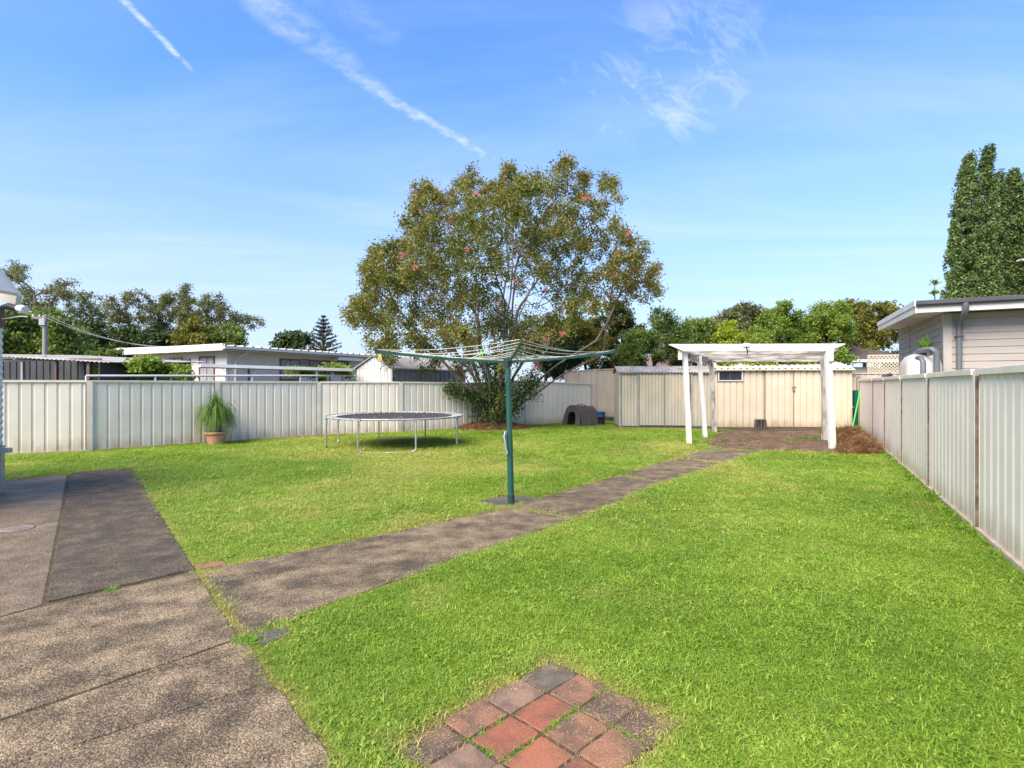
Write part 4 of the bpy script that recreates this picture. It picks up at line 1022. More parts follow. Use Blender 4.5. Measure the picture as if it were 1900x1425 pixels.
# ------------------------------------------------------------------ house on the right
C = Vector((8.19, 10.5, 0)); hr = empty('house', tuple(C), 'taupe weatherboard house with slate gutter beyond the near fence', 'house')
ZB = 2.73
def clad(parent, a, u, n, L, z0, z1f, bh=.132, mat=M['board'], name='weatherboard', gapx=None):
    """lapped boards from z0 up; z1f(t) is the height of the wall top at distance t"""
    z = z0
    while z < max(z1f(0), z1f(L)) - .01:
        zt0, zt1 = min(z + bh - .004, z1f(0)), min(z + bh - .004, z1f(L))
        if zt0 > z + .01 or zt1 > z + .01:
            t0, t1 = 0, L
            vs = []
            for t, zt in ((t0, max(zt0, z + .003)), (t1, max(zt1, z + .003))):
                p = a + u * t
                vs += [p + UP * z, p + n * .022 + UP * z, p + n * .010 + UP * zt, p + UP * zt]
            MB().raw(vs, [(0, 1, 2, 3), (7, 6, 5, 4), (1, 5, 6, 2), (0, 4, 5, 1), (3, 2, 6, 7), (0, 3, 7, 4)]).build(name, mat, parent)
        z += bh
front = MB().obox(C - D * 0 + E * .0 + D * .012, E * 8, D * .1, UP * ZB).build('wall', M['board'], hr)
clad(hr, C + E * .1, E, -D, 7.9, 1.30, lambda t: ZB)
MB().obox(C + D * .112 + E * .012, D * 5.7, E * .1, UP * 3.0).build('wall', M['board'], hr)
clad(hr, C + D * .1, D, -E, 3.95, 1.30, lambda t: ZB + .02 + t * .035)
clad(hr, C + D * 4.17, D, -E, 1.7, 1.30, lambda t: ZB + .16 + t * .035)
MB().obox(C - D * .03 - E * .03, E * .13, D * .13, UP * ZB).build('corner_trim', M['trim'], hr)
MB().obox(C + D * 4.05 - E * .03, E * .10, D * .12, UP * 2.88).build('corner_trim', M['trim'], hr)
MB().obox(C + D * 5.87 - E * .012, E * 8, D * .1, UP * 2.9).build('wall', M['board'], hr)
RC = C - D * .48 - E * .50      # near left corner of the roof
rise = .033
def rp(s, t, z): return RC + D * s + E * t + UP * (z + rise * s)      # s back along the side, t to the right
LB, LW = 6.25, 9.0
# soffit, fascias, barge boards, gutter and ribbed roof
MB().raw([rp(.02, .02, 2.735), rp(LB, .02, 2.735), rp(LB, LW, 2.735), rp(.02, LW, 2.735)] + [rp(.02, .02, 2.75), rp(LB, .02, 2.75), rp(LB, LW, 2.75), rp(.02, LW, 2.75)],
         [(0, 1, 2, 3), (7, 6, 5, 4), (0, 4, 5, 1), (3, 2, 6, 7), (0, 3, 7, 4), (1, 5, 6, 2)]).build('soffit', M['soffit'], hr)
def board(p, q, out, h, th, name, mat):
    return MB().raw([p, q, q + UP * h, p + UP * h, p + out * th, q + out * th, q + UP * h + out * th, p + UP * h + out * th],
                    [(0, 1, 2, 3), (7, 6, 5, 4), (0, 4, 5, 1), (1, 5, 6, 2), (2, 6, 7, 3), (3, 7, 4, 0)]).build(name, mat, hr)
board(rp(0, 0, 2.72), rp(0, LW, 2.72), -D, .13, .02, 'fascia', M['fascia'])
board(rp(-.02, 0, 2.715), rp(LB, 0, 2.715), -E, .15, .025, 'barge_board', M['fascia'])
board(rp(-.02, -.025, 2.845), rp(LB, -.025, 2.845), -E, .11, .02, 'barge_cap', M['white_metal'])
gt = MB(); prof = [(0, 0), (-.055, 0), (-.095, .03), (-.10, .09), (-.09, .10), (-.085, .095), (0, .09)]
p0 = rp(-.022, -.02, 2.835); p1 = rp(-.022, LW, 2.835)
vs = [p0 + D * y + UP * z for y, z in prof] + [p1 + D * y + UP * z for y, z in prof]; n_ = len(prof)
gt.raw(vs, [(i, (i + 1) % n_, (i + 1) % n_ + n_, i + n_) for i in range(n_)] + [tuple(range(n_))[::-1], tuple(range(n_, 2 * n_))]).build('gutter', M['gutter'], hr)
rf = MB(); xs = []; x = 0
while x < LW:
    xs += [(x, 0), (x + .02, .035), (x + .05, .035), (x + .07, 0)]; x += .24
vs = []
for t, dz in xs: vs += [rp(-.05, t, 2.905 + dz), rp(LB, t, 2.905 + dz)]
m_ = len(vs); vs += [v - UP * .02 for v in vs]; q = len(xs) - 1
rf.raw(vs, [(2 * i, 2 * i + 2, 2 * i + 3, 2 * i + 1) for i in range(q)] + [(2 * i + m_, 2 * i + 2 + m_, 2 * i + 2, 2 * i) for i in range(q)] + [(2 * i + 1 + m_, 2 * i + 3 + m_, 2 * i + 2 + m_, 2 * i + m_) for i in range(q)]).build('roof', M['white_metal'], hr)
# downpipe
t_ = wall_pt(C, E, 1778); b_ = C + E * t_ - D * .07
t2 = wall_pt(RC, E, 1790); g_ = RC + E * t2 + D * -.06
MB().tube([b_ + UP * 0, b_ + UP * 2.50], .045, 12).build('downpipe', M['pipe'], hr)
MB().tube([b_ + UP * 2.47, b_ + UP * 2.56 - D * .02, g_ + D * .08 + UP * 2.66, g_ + UP * 2.74, g_ + UP * 2.87], .052, 12).build('pipe_elbow', M['pipe'], hr)
for z in (1.25, 2.28): MB().obox(b_ - E * .065 - D * .055 + UP * z, E * .13, D * .11, UP * .025).build('pipe_clip', M['gutter'], hr)
# rain tank
def side(px, off): 
    a_ = C - E * off; return a_ + D * wall_pt(a_, D, px)
tk = empty('rain_tank', tuple(C - E * .34 + D * .25), 'beige slimline rain tank against the weatherboard wall', 'tank')
def rounded(cx_c, hl, hw, rad, z, n=6):
    pts = []
    for sx, sy, a0 in ((1, 1, 0), (-1, 1, 90), (-1, -1, 180), (1, -1, 270)):
        for k in range(n + 1):
            a_ = R(a0 + 90 * k / n); pts.append(cx_c + D * (sx * (hl - rad) + rad * math.cos(a_)) + E * (sy * (hw - rad) + rad * math.sin(a_)) + UP * z)
    return pts
tc_ = C - E * .36 + D * .22
tc_ = Vector((tc_.x, tc_.y, 0)); lv = [(0, .68, .28), (1.74, .68, .28), (1.84, .64, .26), (1.94, .52, .20), (1.98, .36, .13)]
vs = []; 
for z, hl, hw in lv: vs += rounded(tc_, hl, hw, min(hw * .95, .24), z)
n_ = 28; mb = MB(); mb.raw(vs, [(i * n_ + k, (i) * n_ + (k + 1) % n_, (i + 1) * n_ + (k + 1) % n_, (i + 1) * n_ + k) for i in range(len(lv) - 1) for k in range(n_)], True)
mb.raw(vs[-n_:], [tuple(range(n_))]); mb.build('tank_body', M['tank'], tk)
MB().lathe([(.12, 1.96), (.12, 2.02), (.10, 2.04)], tc_ - D * .1, 20).build('inlet', M['pipe'], tk)
dp = Vector((0, 10.0, 0))
MB().tube([P(1713, 700, dp.y - .1), P(1713, 672, dp.y - .1), P(1708, 664, dp.y - .05), P(1703, 664, dp.y + .15)], .046, 12).build('overflow_pipe', M['pipe'], tk)
zz = dp.y + .1
MB().tube([P(1738, 700, zz), P(1738, 660, zz), P(1735, 651, zz), P(1729, 648.5, zz), P(1712, 649.5, zz + .3), P(1703, 651.5, zz + .45)], .052, 12).build('inlet_pipe', M['pipe'], tk)
MB().tube([P(1742, 696, zz), P(1742, 690, zz)], .075, 12).build('pipe_socket', M['gutter'], tk)
MB().tube([P(1640, 699, 11.9), P(1652, 696, 12.0)], .05, 10).build('pump', M['gutter'], tk)
# fern on the tank
vs = []; fs = []; tint = []
fo = P(1719, 652, zz + .35)
fe = empty('fern', tuple(fo), 'bright green bird nest fern growing on top of the rain tank', 'fern')
for k in range(26):
    az = rng.uniform(0, 6.28); strap(fo, az, R(rng.uniform(15, 80)), rng.uniform(.24, .40), .06, rng.uniform(.05, .22), 6)
M['fern'] = foliage('fern_fronds', [(.03, .09, .015), (.10, .24, .025), (.40, .55, .10)], 8, .35)
def leafy(name, vs, fs, tint, mat, parent):
    me = bpy.data.meshes.new(name); o0 = origin(parent); me.from_pydata([(v[0] - o0.x, v[1] - o0.y, v[2] - o0.z) for v in vs], [], fs); me.materials.append(mat)
    at = me.attributes.new('tint', 'FLOAT', 'POINT'); at.data.foreach_set('value', tint)
    o = bpy.data.objects.new(name, me); COL.objects.link(o); o.parent = parent; return o
leafy('fronds', vs, fs, tint, M['fern'], fe)
MB().lathe([(.07, -.16), (.10, .0), (.09, .0)], fo, 14).build('pot', M['gutter'], fe)
# TV aerial on that roof
ta = empty('television_aerial', tuple(rp(3.4, 3.6, 2.93)), 'white television aerial just showing above the roof edge', 'aerial')
q = P(1896, 484, 11.6)
MB().tube([Vector((q.x + .25, q.y, 2.95)), Vector((q.x + .25, q.y, q.z + .35))], .016, 8).build('mast', M['alum'], ta)
MB().tube([P(1888, 483, 11.6), P(1935, 474, 11.6)], .010, 6).build('boom', M['alum'], ta)
for k in range(4):
    p = P(1892 + k * 12, 482.5 - 2 * k, 11.6); MB().tube([p + Vector((-.16, -.10, -.045)), p + Vector((.16, .10, .045))], .007, 6).build('element', M['white_metal'], ta)

# ------------------------------------------------------------------ corner of the garage at the left edge
gx, gy = -6.515, 7.1
ga = empty('garage', (gx, gy, 0), 'corner of a white corrugated garage wall with its eave at the left edge', 'garage')
mb = MB(); zs = np.arange(.62, 2.36, .02); gn = gy - 2.2; vs = []
for z in zs: d_ = .011 * math.sin(2 * math.pi * z / .09); vs += [(gx + d_, gy, z), (gx + d_, gn, z)]
q = len(zs) - 1
mb.raw(vs, [(2 * i, 2 * i + 2, 2 * i + 3, 2 * i + 1) for i in range(q)])
mb.build('corrugated_wall', M['corr'], ga)
MB().box(gx - 3, gx - .012, gn, gy - .01, 0, 2.4).build('wall', M['corr'], ga)
MB().box(gx - .03, gx + .026, gy - .05, gy + .004, .0, .62).build('corner_post', M['galv'], ga)
MB().box(gx - .2, gx + .20, gy - .14, gy - .08, .535, .595).build('ledge', M['galv'], ga)
e_ = [P(-70, 418, 7.0), P(31, 547, 7.0), P(28, 566, 7.0), P(0, 559, 7.0), P(-70, 480, 7.0)]
MB().extrude(e_, Vector((0, .08, 0))).build('barge_board', M['tank'], ga)
e2 = [P(-70, 412, 7.0), P(32, 544, 7.0), P(30, 549, 7.0), P(-70, 420, 7.0)]
MB().extrude(e2, Vector((0, -1.8, 0))).build('roof', M['tank'], ga)
sl = empty('security_light', tuple(P(38, 572, 6.95)), 'round white security lamp on a bracket under the garage eave', 'lamp')
MB().tube([P(4, 592, 6.98), P(38, 587, 6.9), P(52, 588, 6.9)], .009, 6).build('bracket', M['galv'], sl)
MB().tube([P(5, 570, 6.98), P(16, 568, 6.95), P(33, 573, 6.93)], [.03, .042, .042], 10).build('housing', M['black'], sl)
MB().tube([P(34, 572, 6.93), P(40, 573, 6.90), P(47, 575, 6.87)], [.040, .052, .045], 14).build('lamp', M['lens'], sl)
MB().box(gx + .0, gx + .03, gy - .08, gy - .0, 2.12, 2.38).build('mounting_plate', M['dark_frame'], sl)

# ------------------------------------------------------------------ neighbours on the left
# white flat roofed house
HC = Vector((-11.3, 22.0, 0)); hw = empty('house', tuple(HC), 'long white house with a flat pale roof and red framed windows', 'house')
Ls, Lf, HT = 15.0, 6.6, 2.72
MB().obox(HC, D * Ls, -E * .15, UP * HT).build('wall', M['white_wall'], hw)
MB().obox(HC - D * .0 - E * .152, -E * (Lf - .152), D * .15, UP * HT).build('wall', M['white_wall'], hw)
def hwin(face, x0, x1, y0, y1, fmat, pmat, split=1, name='window', fw=.07, floorz=None):
    a_, u_, n_ = (HC, D, E) if face == 's' else (HC, -E, -D)
    t0, t1 = wall_pt(a_, u_, x0), wall_pt(a_, u_, x1)
    if t0 > t1: t0, t1 = t1, t0; x0, x1 = x1, x0
    Zm = (a_ + u_ * t0).y
    z1_ = EYE + (CY - y0) / F * Zm; z0_ = EYE + (CY - y1) / F * Zm if floorz is None else floorz
    fr_ = MB()
    for (b0, b1, c0_, c1_) in ((t0, t1, z0_, z0_ + fw), (t0, t1, z1_ - fw, z1_), (t0, t0 + fw, z0_ + fw, z1_ - fw), (t1 - fw, t1, z0_ + fw, z1_ - fw)):
        fr_.obox(a_ + u_ * b0 + n_ * -.02 + UP * c0_, u_ * (b1 - b0), n_ * .055, UP * (c1_ - c0_))
    for k in range(1, split + 1):
        tm = t0 + (t1 - t0) * k / (split + 1); fr_.obox(a_ + u_ * (tm - .025) - n_ * .02 + UP * (z0_ + fw), u_ * .05, n_ * .045, UP * (z1_ - z0_ - 2 * fw))
    w_ = fr_.build(name, fmat, hw)
    for k in range(split + 1):
        ta_ = t0 + fw + (t1 - t0 - 2 * fw) * k / (split + 1); tb_ = t0 + fw + (t1 - t0 - 2 * fw) * (k + 1) / (split + 1)
        MB().obox(a_ + u_ * (ta_ + .01) + n_ * .003 + UP * (z0_ + fw), u_ * (tb_ - ta_ - .02), n_ * .012, UP * (z1_ - z0_ - 2 * fw)).build('pane', pmat, w_)
hwin('f', 314, 340, 663, 704, M['red_frame'], M['curtain']); hwin('f', 370, 399, 660, 716, M['red_frame'], M['curtain'], name='glass_door', floorz=.1)
hwin('s', 518.5, 557, 665, 706, M['red_frame'], M['curtain']); hwin('s', 573, 612, 667.5, 682, M['dark_frame'], M['glass']); hwin('s', 626, 646, 669, 682, M['dark_frame'], M['glass'])
t_ = wall_pt(HC, D, 566); zz = EYE + (CY - 672) / F * (HC + D * t_).y
MB().obox(HC + D * (t_ - .2) + E * .003 + UP * (zz - .15), D * .4, E * .04, UP * .3).build('wall_vent', M['dark_trim'], hw)
t_ = wall_pt(HC, D, 636); zz = EYE + (CY - 669) / F * (HC + D * t_).y
MB().obox(HC + D * (t_ - .8) + E * .003 + UP * (zz - .02), D * 1.6, E * .6, UP * .14).build('window_hood', M['fascia'], hw)
k_ = .5; R0 = HC - D * k_ + E * k_
rs = MB(); r00 = R0 + UP * HT; 
rs.obox(r00, -E * (Lf + 2 * k_), D * (Ls + 2 * k_), UP * .05); rs.build('soffit', M['soffit'], hw)
MB().obox(r00 - D * .03 + UP * -.02, -E * (Lf + 2 * k_ + .0), D * .03, UP * .26).build('fascia', M['fascia'], hw)
MB().obox(r00 + E * .0 + D * .0 + UP * .04, E * .10, D * (Ls + 2 * k_), UP * .10).build('gutter', M['fascia'], hw)
MB().obox(r00 - D * .0 + UP * -.02, D * (Ls + 2 * k_), E * -.02, UP * .10).build('fascia', M['fascia'], hw)
rf = MB(); xs = []; x = 0
while x < Ls + 2 * k_: xs += [(x, 0), (x + .03, .05), (x + .08, .05), (x + .11, 0)]; x += .40
vs = []
for t, dz in xs: vs += [r00 + E * .07 + D * t + UP * (.16 + dz), r00 - E * (Lf + 2 * k_) + D * t + UP * (.24 + dz)]
m_ = len(vs); vs += [v - UP * .04 for v in vs]; q = len(xs) - 1
rf.raw(vs, [(2 * i, 2 * i + 2, 2 * i + 3, 2 * i + 1) for i in range(q)] + [(2 * i + m_, 2 * i + 2 + m_, 2 * i + 2, 2 * i) for i in range(q)]).build('roof', M['roof_old'], hw)
MB().tube([HC + E * .05 + D * .35 + UP * 0, HC + E * .05 + D * .35 + UP * 2.35, HC + E * .32 + D * .6 + UP * 2.62, HC + E * .45 + D * .7 + UP * 2.74], .05, 8).build('downpipe', M['fascia'], hw)
# gabled metal shed with grimy roof, partly under the crepe myrtle
SC = Vector((-4.1, 19.0, 0)); gs_ = empty('metal_shed', tuple(SC), 'pale gabled metal shed with a grimy ribbed roof beyond the fence', 'shed')
a = SC; 
mb = MB(); ribbed(mb, SC, SC - E * 1.62, 0, 1.97, -D, pitch=.16, depth=.02, rib=.04); mb.build('end_wall', M['shed_white'], gs_)
mb = MB(); ribbed(mb, SC + D * .02, SC + D * 4.6, 0, 1.93, E, pitch=.30, depth=.03, rib=.12); mb.build('side_wall', M['dark_steel'], gs_)  # shaded long side of the pale shed, its shade put into the darker colour
mb = MB()
x = 0
while x < 1.6:     # gable in upright strips
    w_ = .145; zt = lambda t: 1.97 + .40 * (1 - abs(t - .81) / .81)
    p = SC - E * x; q = SC - E * (x + w_)
    mb.extrude([p + UP * 1.96 - D * .004, q + UP * 1.96 - D * .004, q + UP * zt(x + w_) - D * .004, p + UP * zt(x) - D * .004], D * .02); x += .16
mb.build('gable', M['shed_white'], gs_)
for s_ in (0, 1):
    mb = MB(); xs = []; x = -.08
    while x < 4.6: xs += [(x, 0), (x + .015, .025), (x + .06, .025), (x + .075, 0)]; x += .19
    vs = []
    for t, dz in xs:
        e0_ = SC + (E * .08 if s_ == 0 else -E * 1.70) + D * t + UP * (1.94 + dz); e1_ = SC - E * .81 + D * t + UP * (2.39 + dz); vs += [e0_, e1_]
    m_ = len(vs); vs += [v - UP * .015 for v in vs]; q = len(xs) - 1
    mb.raw(vs, [(2 * i, 2 * i + 2, 2 * i + 3, 2 * i + 1) for i in range(q)] + [(2 * i + m_, 2 * i + 2 + m_, 2 * i + 2, 2 * i) for i in range(q)] + [(0, 1, 1 + m_, m_)]).build('roof', M['dark_steel'], gs_)
MB().bar(SC + E * .09 + UP * 1.93, SC + E * .09 + D * 4.6 + UP * 1.93, .03, .04).build('eave_strip', M['shed_white'], gs_)
# thin pale flat canopy on posts
cn = empty('canopy', (-7, 16.5, 0), 'thin pale metal canopy on slim braced posts in front of the white house', 'canopy')
q0, q1 = P(373, 677.5, 15.9), P(655, 686, 18.4); dv = (q1 - q0); nn = Vector((-dv.y, dv.x, 0)).normalized()
MB().obox(q0 - UP * .05, dv, nn * 1.3, UP * .09).build('canopy_roof', M['white_metal'], cn)
for px in (421.6, 461.6, 588, 612):
    off = .1 if px in (421.6, 588) else 1.1
    a_ = q0 + nn * off; t_ = wall_pt(Vector((a_.x, a_.y, 0)), Vector((dv.x, dv.y, 0)).normalized(), px); p = Vector((a_.x, a_.y, 0)) + Vector((dv.x, dv.y, 0)).normalized() * t_
    zt = q0.z + dv.z * t_ / Vector((dv.x, dv.y, 0)).length - .05; u_ = Vector((dv.x, dv.y, 0)).normalized()
    ps = MB().bar(p, p + UP * zt, .05, .05, Vector((0, 1, 0))).build('post', M['galv'] if off < 1 else M['dark_trim'], cn)
    MB().bar(p + UP * (zt - .14), p + UP * (zt - .0) + u_ * .16, .012, .012).build('brace', M['dark_trim'], ps)
    MB().bar(p + UP * (zt - .14), p + UP * (zt - .0) - u_ * .16, .012, .012).build('brace', M['dark_trim'], ps)
# white rail just above the fence
rl = empty('pipe_rail', (-8, 15, 0), 'white pipe rail running just above the long left fence', 'rail')
ra, rb = P(160, 697.5, 13.0), P(663, 697, 19.0)
MB().tube([ra, rb], .028, 8).build('rail', M['white_metal'], rl)
for t in (.0, .19, .42, .52, .72, .93, .99): p = ra.lerp(rb, t); MB().tube([Vector((p.x, p.y, 0)), p], .024, 8).build('post', M['white_metal'], rl)
# open fronted carport
cp_ = empty('carport', (-13, 16.5, 0), 'open carport with thin corrugated roof and dark steel lining', 'carport')
a = P(-60, 657, 15.6); b = P(203, 671, 14.4)
u_ = Vector((b.x - a.x, b.y - a.y, 0)); L_ = u_.length; u_.normalize(); nb = Vector((-u_.y, u_.x, 0))
mb = MB(); vs = []; n_ = int(L_ / .038)
for k in range(n_ + 1):
    t = k * .038; zc_ = a.z + (b.z - a.z) * t / L_ + .014 * math.sin(k * math.pi / 2 + .5)
    p = Vector((a.x, a.y, 0)) + u_ * t; vs += [p + UP * zc_, p + nb * 3.2 + UP * (zc_ + .12)]
m_ = len(vs); vs += [v - UP * .02 for v in vs]
mb.raw(vs, [(2 * i, 2 * i + 2, 2 * i + 3, 2 * i + 1) for i in range(n_)] + [(2 * i + m_, 2 * i + 1 + m_, 2 * i + 3 + m_, 2 * i + 2 + m_) for i in range(n_)] + [(2 * i, 2 * i + m_, 2 * i + 2 + m_, 2 * i + 2) for i in range(n_)]).build('roof', M['roof_old'], cp_)
a0 = Vector((a.x, a.y, 0))
for px, mt_, w_ in ((29, M['galv'], .075), (92, M['dark_frame'], .07), (152, M['dark_frame'], .10)):
    t = wall_pt(a0, u_, px); p = a0 + u_ * t + nb * .12; MB().obox(p, u_ * w_, nb * w_, UP * (a.z + (b.z - a.z) * t / L_ - .06)).build('post', mt_, cp_)
MB().obox(a0 + nb * .06 + UP * (a.z - .14), u_ * (L_ * .55), nb * .04, UP * .075 + u_ * 0).build('beam', M['galv'], cp_)
MB().obox(a0 + nb * .1 + UP * (a.z - .22), u_ * (L_ * .92), nb * .03, UP * .06).build('beam', M['dark_frame'], cp_)
mb = MB(); ribbed(mb, a0 + nb * 3 - u_ * 3.5, a0 + nb * 3 + u_ * L_ * .93, 0, 2.2, -nb, pitch=.3, depth=.03, rib=.05)
M['lining'] = simple('dark_grey_sheet', (.055, .055, .058), (.04, .04, .043), 2, .6)
mb.build('back_wall', M['lining'], cp_)
mb = MB(); e_ = a0 + u_ * L_ * .93; MB().obox(e_, u_ * .03, nb * 3, UP * 1.95).build('end_wall', M['lining'], cp_)
# power pole and wires
po = P(83.5, 712, 27); po.z = 0
pl = empty('power_pole', tuple(po), 'grey timber power pole with short crossarm behind the carport', 'pole')
MB().tube([po, po + UP * 4.75], [.12, .10], 12).build('pole', M['pole_wood'], pl)
MB().bar(po + Vector((-.55, -.1, 4.62)), po + Vector((.15, .1, 4.62)), .09, .11).build('crossarm', M['pole_wood'], pl)
MB().obox(po + Vector((-.14, -.20, 4.25)), (.28, 0, 0), (0, .03, 0), (0, 0, .3)).build('bracket', M['galv'], pl)
for k in range(3): MB().tube([po + Vector((-.48 + k * .25, -.1 + k * .06, 4.66)), po + Vector((-.48 + k * .25, -.1 + k * .06, 4.78))], .035, 8).build('insulator', M['white_metal'], pl)
wr = empty('power_line', tuple(po + UP * 4.7), 'thin sagging grey wires running from the timber power pole towards the white house', 'wires')
for k, (x1, y1, Z1) in enumerate(((425, 636, 24.5), (428, 640, 25))):
    A = po + Vector((-.2 + .3 * k, 0, 4.75)); B = P(x1, y1, Z1)
    MB().tube([A.lerp(B, t / 12) - UP * (.7 * 4 * (t / 12) * (1 - t / 12)) for t in range(13)], .008, 5, cap=False).build('wire', M['wire'], wr)
# brown roofed house glimpsed far right between shed and lattice
hb_ = empty('house', (15.5, 26, 0), 'brown tiled roof of a low house seen between pergola and lattice', 'house')
x0 = P(1480, 712, 26).x; x1 = P(1680, 712, 26).x
MB().box(x0, x1, 26.3, 32, 0, 2.2).build('wall', M['tan_fence'], hb_)
MB().box(x0 - .4, x1 + .4, 25.8, 25.95, 2.42, 2.58).build('fascia', M['fascia'], hb_)
MB().box(x0 - .4, x1 + .4, 25.95, 26.4, 2.40, 2.43).build('soffit', M['soffit'], hb_)
mb = MB()
for k in range(9):
    y0_ = 25.78 + k * .36; z0_ = 2.58 + k * .115
    MB_ = mb.obox((x0 - .45 + k * .3, y0_, z0_), (x1 - x0 + .9 - k * .6, 0, 0), (0, .38, .085), (0, -.01, .045))
o = mb.build('roof_tiles', M['tile_roof'], hb_); o['kind'] = 'stuff'
hp = empty('house', (8.8, 27, 0), 'pinkish brick house barely showing through the trees behind the old shed', 'house')
M['pink'] = simple('pinkish_brick', (.45, .33, .28), (.36, .26, .22), 6, .9)
xa, xb = P(1225, 712, 28).x, P(1300, 712, 28).x
MB().box(xa, xb, 28.5, 34, 0, 2.9).build('wall', M['pink'], hp)
MB().extrude([Vector((xa - .5, 28.2, 2.9)), Vector((xb + .5, 28.2, 2.9)), Vector((xb - 1, 30.9, 4.0)), Vector((xa + 1, 30.9, 4.0))], Vector((0, .1, .08))).build('roof', M['tile_roof'], hp)

# ------------------------------------------------------------------ trees
def grow(attr, starts, step=.35, kill=.5, infl=4., iters=140, up=.12):
    """space colonisation: starts = list of polylines (first point = root); returns nodes, parent index"""
    nodes = []; par = []
    for pl_ in starts:
        for i, p in enumerate(pl_): nodes.append(np.array(p, float)); par.append(-1 if i == 0 else len(nodes) - 2)
    N = np.array(nodes); attr = np.array(attr, float); alive = np.ones(len(attr), bool)
    dmin = np.full(len(attr), 1e9); near = np.zeros(len(attr), int)
    tipmask = np.ones(len(N), bool); j0 = 0; dirs = {}
    newi = np.arange(len(N))
    lastdir = np.zeros((len(N), 3)); 
    for i in range(len(N)):
        if par[i] >= 0: v = N[i] - N[par[i]]; lastdir[i] = v / (np.linalg.norm(v) + 1e-9)
        else: lastdir[i] = (0, 0, 1)
    for it in range(iters):
        dd_ = np.linalg.norm(attr[:, None, :] - N[newi][None, :, :], axis=2)
        k = dd_.argmin(1); dm = dd_[np.arange(len(attr)), k]
        b = dm < dmin; dmin[b] = dm[b]; near[b] = newi[k[b]]
        alive &= dmin > kill
        act = alive & (dmin < infl if it > 25 else alive)
        if not act.any(): break
        idx = near[act]; v = attr[act] - N[idx]; v /= np.linalg.norm(v, axis=1)[:, None]
        uq, inv = np.unique(idx, return_inverse=True); s_ = np.zeros((len(uq), 3)); np.add.at(s_, inv, v)
        s_ /= np.linalg.norm(s_, axis=1)[:, None] + 1e-9
        s_ = s_ + lastdir[uq] * .55 + np.array([0, 0, up]) + rng.normal(0, .14, s_.shape); s_ /= np.linalg.norm(s_, axis=1)[:, None] + 1e-9
        P_ = N[uq] + s_ * step; newi = np.arange(len(N), len(N) + len(P_))
        N = np.concatenate([N, P_]); par += list(uq); lastdir = np.concatenate([lastdir, s_])
        if len(N) > 9000: break
    return N, np.array(par)
def limbs(N, par, r_tip, p=2.3, sides=6, rmax=None):
    n = len(N); acc = np.zeros(n); kids = np.zeros(n, int)
    for i in range(n):
        if par[i] >= 0: kids[par[i]] += 1
    for i in range(n - 1, -1, -1):
        if kids[i] == 0: acc[i] += r_tip ** p
        if par[i] >= 0: acc[par[i]] += acc[i]
    r = acc ** (1 / p)
    if rmax: r = np.minimum(r, rmax)
    ch = [[] for _ in range(n)]
    for i in range(n):
        if par[i] >= 0: ch[par[i]].append(i)
    mb = MB(); done = np.zeros(n, bool)
    roots = [i for i in range(n) if par[i] < 0]; stack = [(i, None) for i in roots]
    while stack:
        i, pre = stack.pop(); pts = []; rs = []
        if pre is not None: pts.append(N[pre]); rs.append(min(r[pre], r[i] * 1.25))
        while True:
            pts.append(N[i]); rs.append(r[i])
            if not ch[i]: break
            k = sorted(ch[i], key=lambda q: -r[q])
            for q in k[1:]: stack.append((q, i))
            i = k[0]
        if len(pts) > 1: mb.tube([Vector(p_) for p_ in pts], [max(x, .004) for x in rs], sides if rs[0] > r_tip * 2.2 else 4, cap=False)
    return mb, r, kids
def leaf_cards(ctr, size, mat, name, parent, aspect=.5, flat=.0, droop=0., tint=None, curl=True):
    """many small separate leaves: each a folded four-point blade"""
    n = len(ctr); ctr = np.asarray(ctr, float); sz = size * rng.uniform(.6, 1.35, n)
    a = rng.normal(0, 1, (n, 3)); a[:, 2] = a[:, 2] * (1 - flat) - droop; a /= np.linalg.norm(a, axis=1)[:, None]
    nn_ = rng.normal(0, 1, (n, 3)); nn_[:, 2] += .9 + flat * 2; b = np.cross(nn_, a); b /= np.linalg.norm(b, axis=1)[:, None] + 1e-9
    c = np.cross(a, b); L = sz[:, None]
    v0 = ctr - a * L * .5; v2 = ctr + a * L * .5; v1 = ctr + b * L * aspect * .5 + c * L * .08; v3 = ctr - b * L * aspect * .5 + c * L * .08
    V_ = np.stack([v0, v1, v2, v3], 1).reshape(-1, 3) - np.array(origin(parent))
    me = bpy.data.meshes.new(name); me.vertices.add(4 * n); me.vertices.foreach_set('co', V_.astype(np.float32).ravel())
    me.loops.add(4 * n); me.loops.foreach_set('vertex_index', np.arange(4 * n, dtype=np.int32)); me.polygons.add(n)
    me.polygons.foreach_set('loop_start', np.arange(0, 4 * n, 4, dtype=np.int32)); me.polygons.foreach_set('loop_total', np.full(n, 4, np.int32))
    t = rng.random(n) if tint is None else np.clip(tint, 0, 1)
    at = me.attributes.new('tint', 'FLOAT', 'POINT'); at.data.foreach_set('value', np.repeat(t, 4).astype(np.float32))
    me.materials.append(mat); me.update(calc_edges=True); me.validate()
    o = bpy.data.objects.new(name, me); COL.objects.link(o); o.parent = parent; return o
